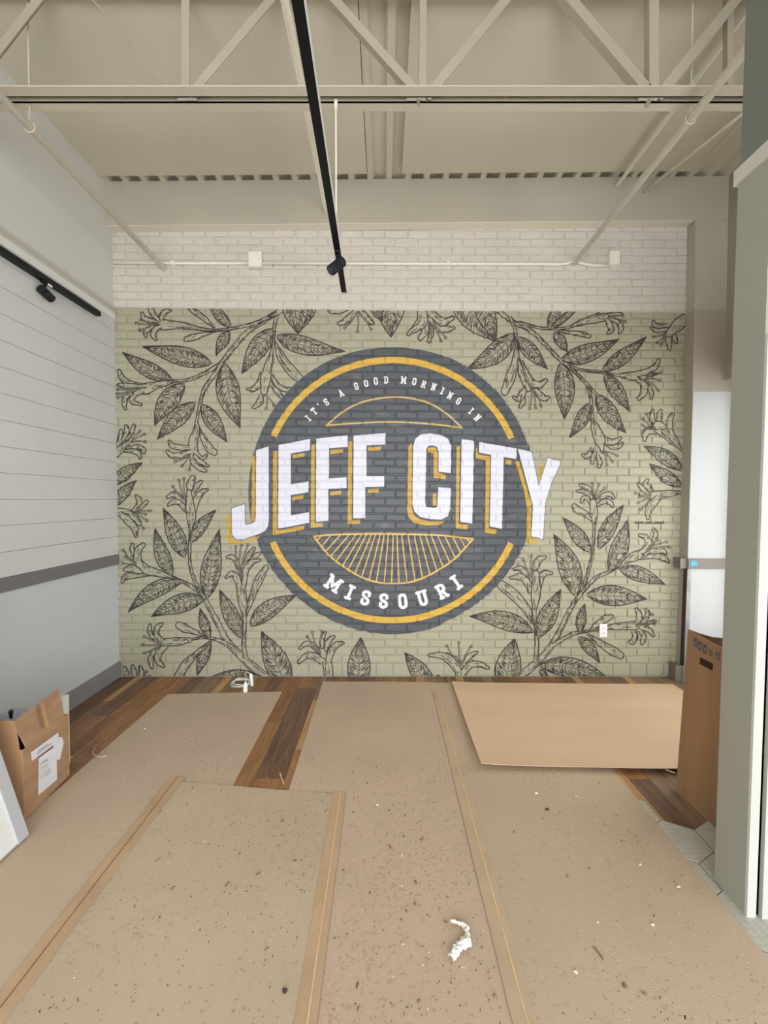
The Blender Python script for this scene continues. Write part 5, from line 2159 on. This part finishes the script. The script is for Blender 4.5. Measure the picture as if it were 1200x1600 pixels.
def flake(name, px_, py_, size, m, label, cat, z=.0065):
    p = onZ(px_, py_, z)
    bm = BM()
    n = 7
    ring = [bm.verts.new((p.x + math.cos(2 * math.pi * k / n) * size * random.uniform(.6, 1.2),
                          p.y + math.sin(2 * math.pi * k / n) * size * random.uniform(.5, 1.1), z + random.uniform(0, size * .25))) for k in range(n)]
    topv = bm.verts.new((p.x, p.y, z + size * .8))
    for k in range(n):
        bm.faces.new((ring[k], ring[(k + 1) % n], topv))
    bm.faces.new(ring[::-1])
    tag(obj(name, bm, m), label, cat)


for q in [('black_lump', 854.5, 1265, .012, 'darkchip', 'small black lump on the paper below the cardboard sheet', 'debris'),
          ('paint_chip', 838, 1240, .011, 'tissue', 'white paint chip just below the cardboard sheet edge', 'debris'),
          ('paint_chip', 900, 1519, .008, 'chip', 'cream chip in the right foreground left of the twig tip', 'debris'),
          ('paint_chip', 1060, 1386, .009, 'chip', 'cream chip on the paper near the column foot', 'debris'),
          ('paint_chip', 1000, 1351, .009, 'chip', 'cream chip on the paper nearest the patterned tiles', 'debris'),
          ('paint_chip', 1020, 1445, .008, 'chip', 'cream chip level with the foot of the column', 'debris'),
          ('paint_chip', 590, 1258, .008, 'tissue', 'small white chip near the top of the middle sheet', 'debris'),
          ('paint_chip', 226, 1139, .012, 'chip', 'cream chip on the left paper sheet near its far end', 'debris'),
          ('paint_chip', 1056, 1172, .006, 'tissue', 'tiny white chip on the smooth cardboard beside the tall carton', 'debris'),
          ('wood_chip', 445, 1548, .011, 'darkchip', 'dark chip in the left foreground beside the tape strip', 'debris'),
          ('wood_chip', 441, 1283, .009, 'debris', 'brown chip near the top of the taped left sheet', 'debris'),
          ('wood_chip', 977, 1541, .010, 'debris', 'grey-brown crumb cluster below the twig', 'debris'),
          ('wood_chip', 773, 1556, .008, 'debris', 'brown chip right of the tissue at the picture bottom', 'debris'),
          ('wood_chip', 1007, 1553, .008, 'debris', 'brown chip at the lower right of the paper', 'debris')]:
    flake(q[0], q[1], q[2], q[3], M[q[4]], q[5], q[6], .018 if q[1] == 1056 else .0065)

# uncountable crumbs
V, Fc, mi_ = [], [], []
for _ in range(4200):
    x_ = random.uniform(-1.15, 1.27)
    y_ = .95 + random.random() ** 1.3 * 1.75
    if min(abs(x_ + 1.185), abs(x_ + .232), abs(x_ - .418)) < .052 or (random.random() < .30 and x_ < -.3):
        continue
    s_ = random.uniform(.0008, .0027) * (1 + (random.random() < .05) * 1.2)
    z_ = .0064 if x_ < -.24 else .0046
    a_ = random.gauss(1.2, .6)
    ca, sa = math.cos(a_), math.sin(a_)
    b_ = len(V)
    e_ = random.uniform(1.0, 2.6)
    for (u, v, w_) in ((-e_, -.6, 0), (e_, -.7, 0), (e_ * .8, .7, 0), (-e_ * .7, .6, 0), (0, 0, .7)):
        V.append((x_ + (u * ca - v * sa) * s_, y_ + (u * sa + v * ca) * s_, z_ + w_ * s_))
    for f in ((0, 1, 4), (1, 2, 4), (2, 3, 4), (3, 0, 4), (3, 2, 1, 0)):
        Fc.append(tuple(b_ + q for q in f))
        mi_.append(0)
    cr = random.random()
    m_ = 1 if cr < .10 else (2 if cr < .16 else 0)
    for q in range(5):
        mi_[-1 - q] = m_
me = bpy.data.meshes.new('floor_crumbs')
me.from_pydata(V, [], Fc)
for mm in ('debris', 'chip', 'darkchip'):
    me.materials.append(M[mm])
me.polygons.foreach_set('material_index', mi_)
o = bpy.data.objects.new('floor_crumbs', me)
C.objects.link(o)
o['kind'] = 'stuff'
tag(o, 'scattered brown and cream crumbs and wood dust on the floor paper', 'debris')
V, Fc = [], []
for _ in range(90):
    x_, y_ = random.gauss(-1.83, .05), random.gauss(2.78, .07)
    s_ = random.uniform(.002, .006)
    b_ = len(V)
    a_ = random.uniform(0, 6.3)
    for (u, v, w_) in ((-2, -.5, 0), (2, -.5, 0), (1.6, .5, 0), (-1.4, .5, 0), (0, 0, .7)):
        V.append((x_ + (u * math.cos(a_) - v * math.sin(a_)) * s_, y_ + (u * math.sin(a_) + v * math.cos(a_)) * s_, .0035 + w_ * s_))
    Fc += [tuple(b_ + q for q in f) for f in ((0, 1, 4), (1, 2, 4), (2, 3, 4), (3, 0, 4), (3, 2, 1, 0))]
me = bpy.data.meshes.new('shavings')
me.from_pydata(V, [], Fc)
me.materials.append(M['debris'])
o = bpy.data.objects.new('shavings', me)
C.objects.link(o)
o['kind'] = 'stuff'
tag(o, 'small heap of curled brown shavings right of the open carton', 'debris')
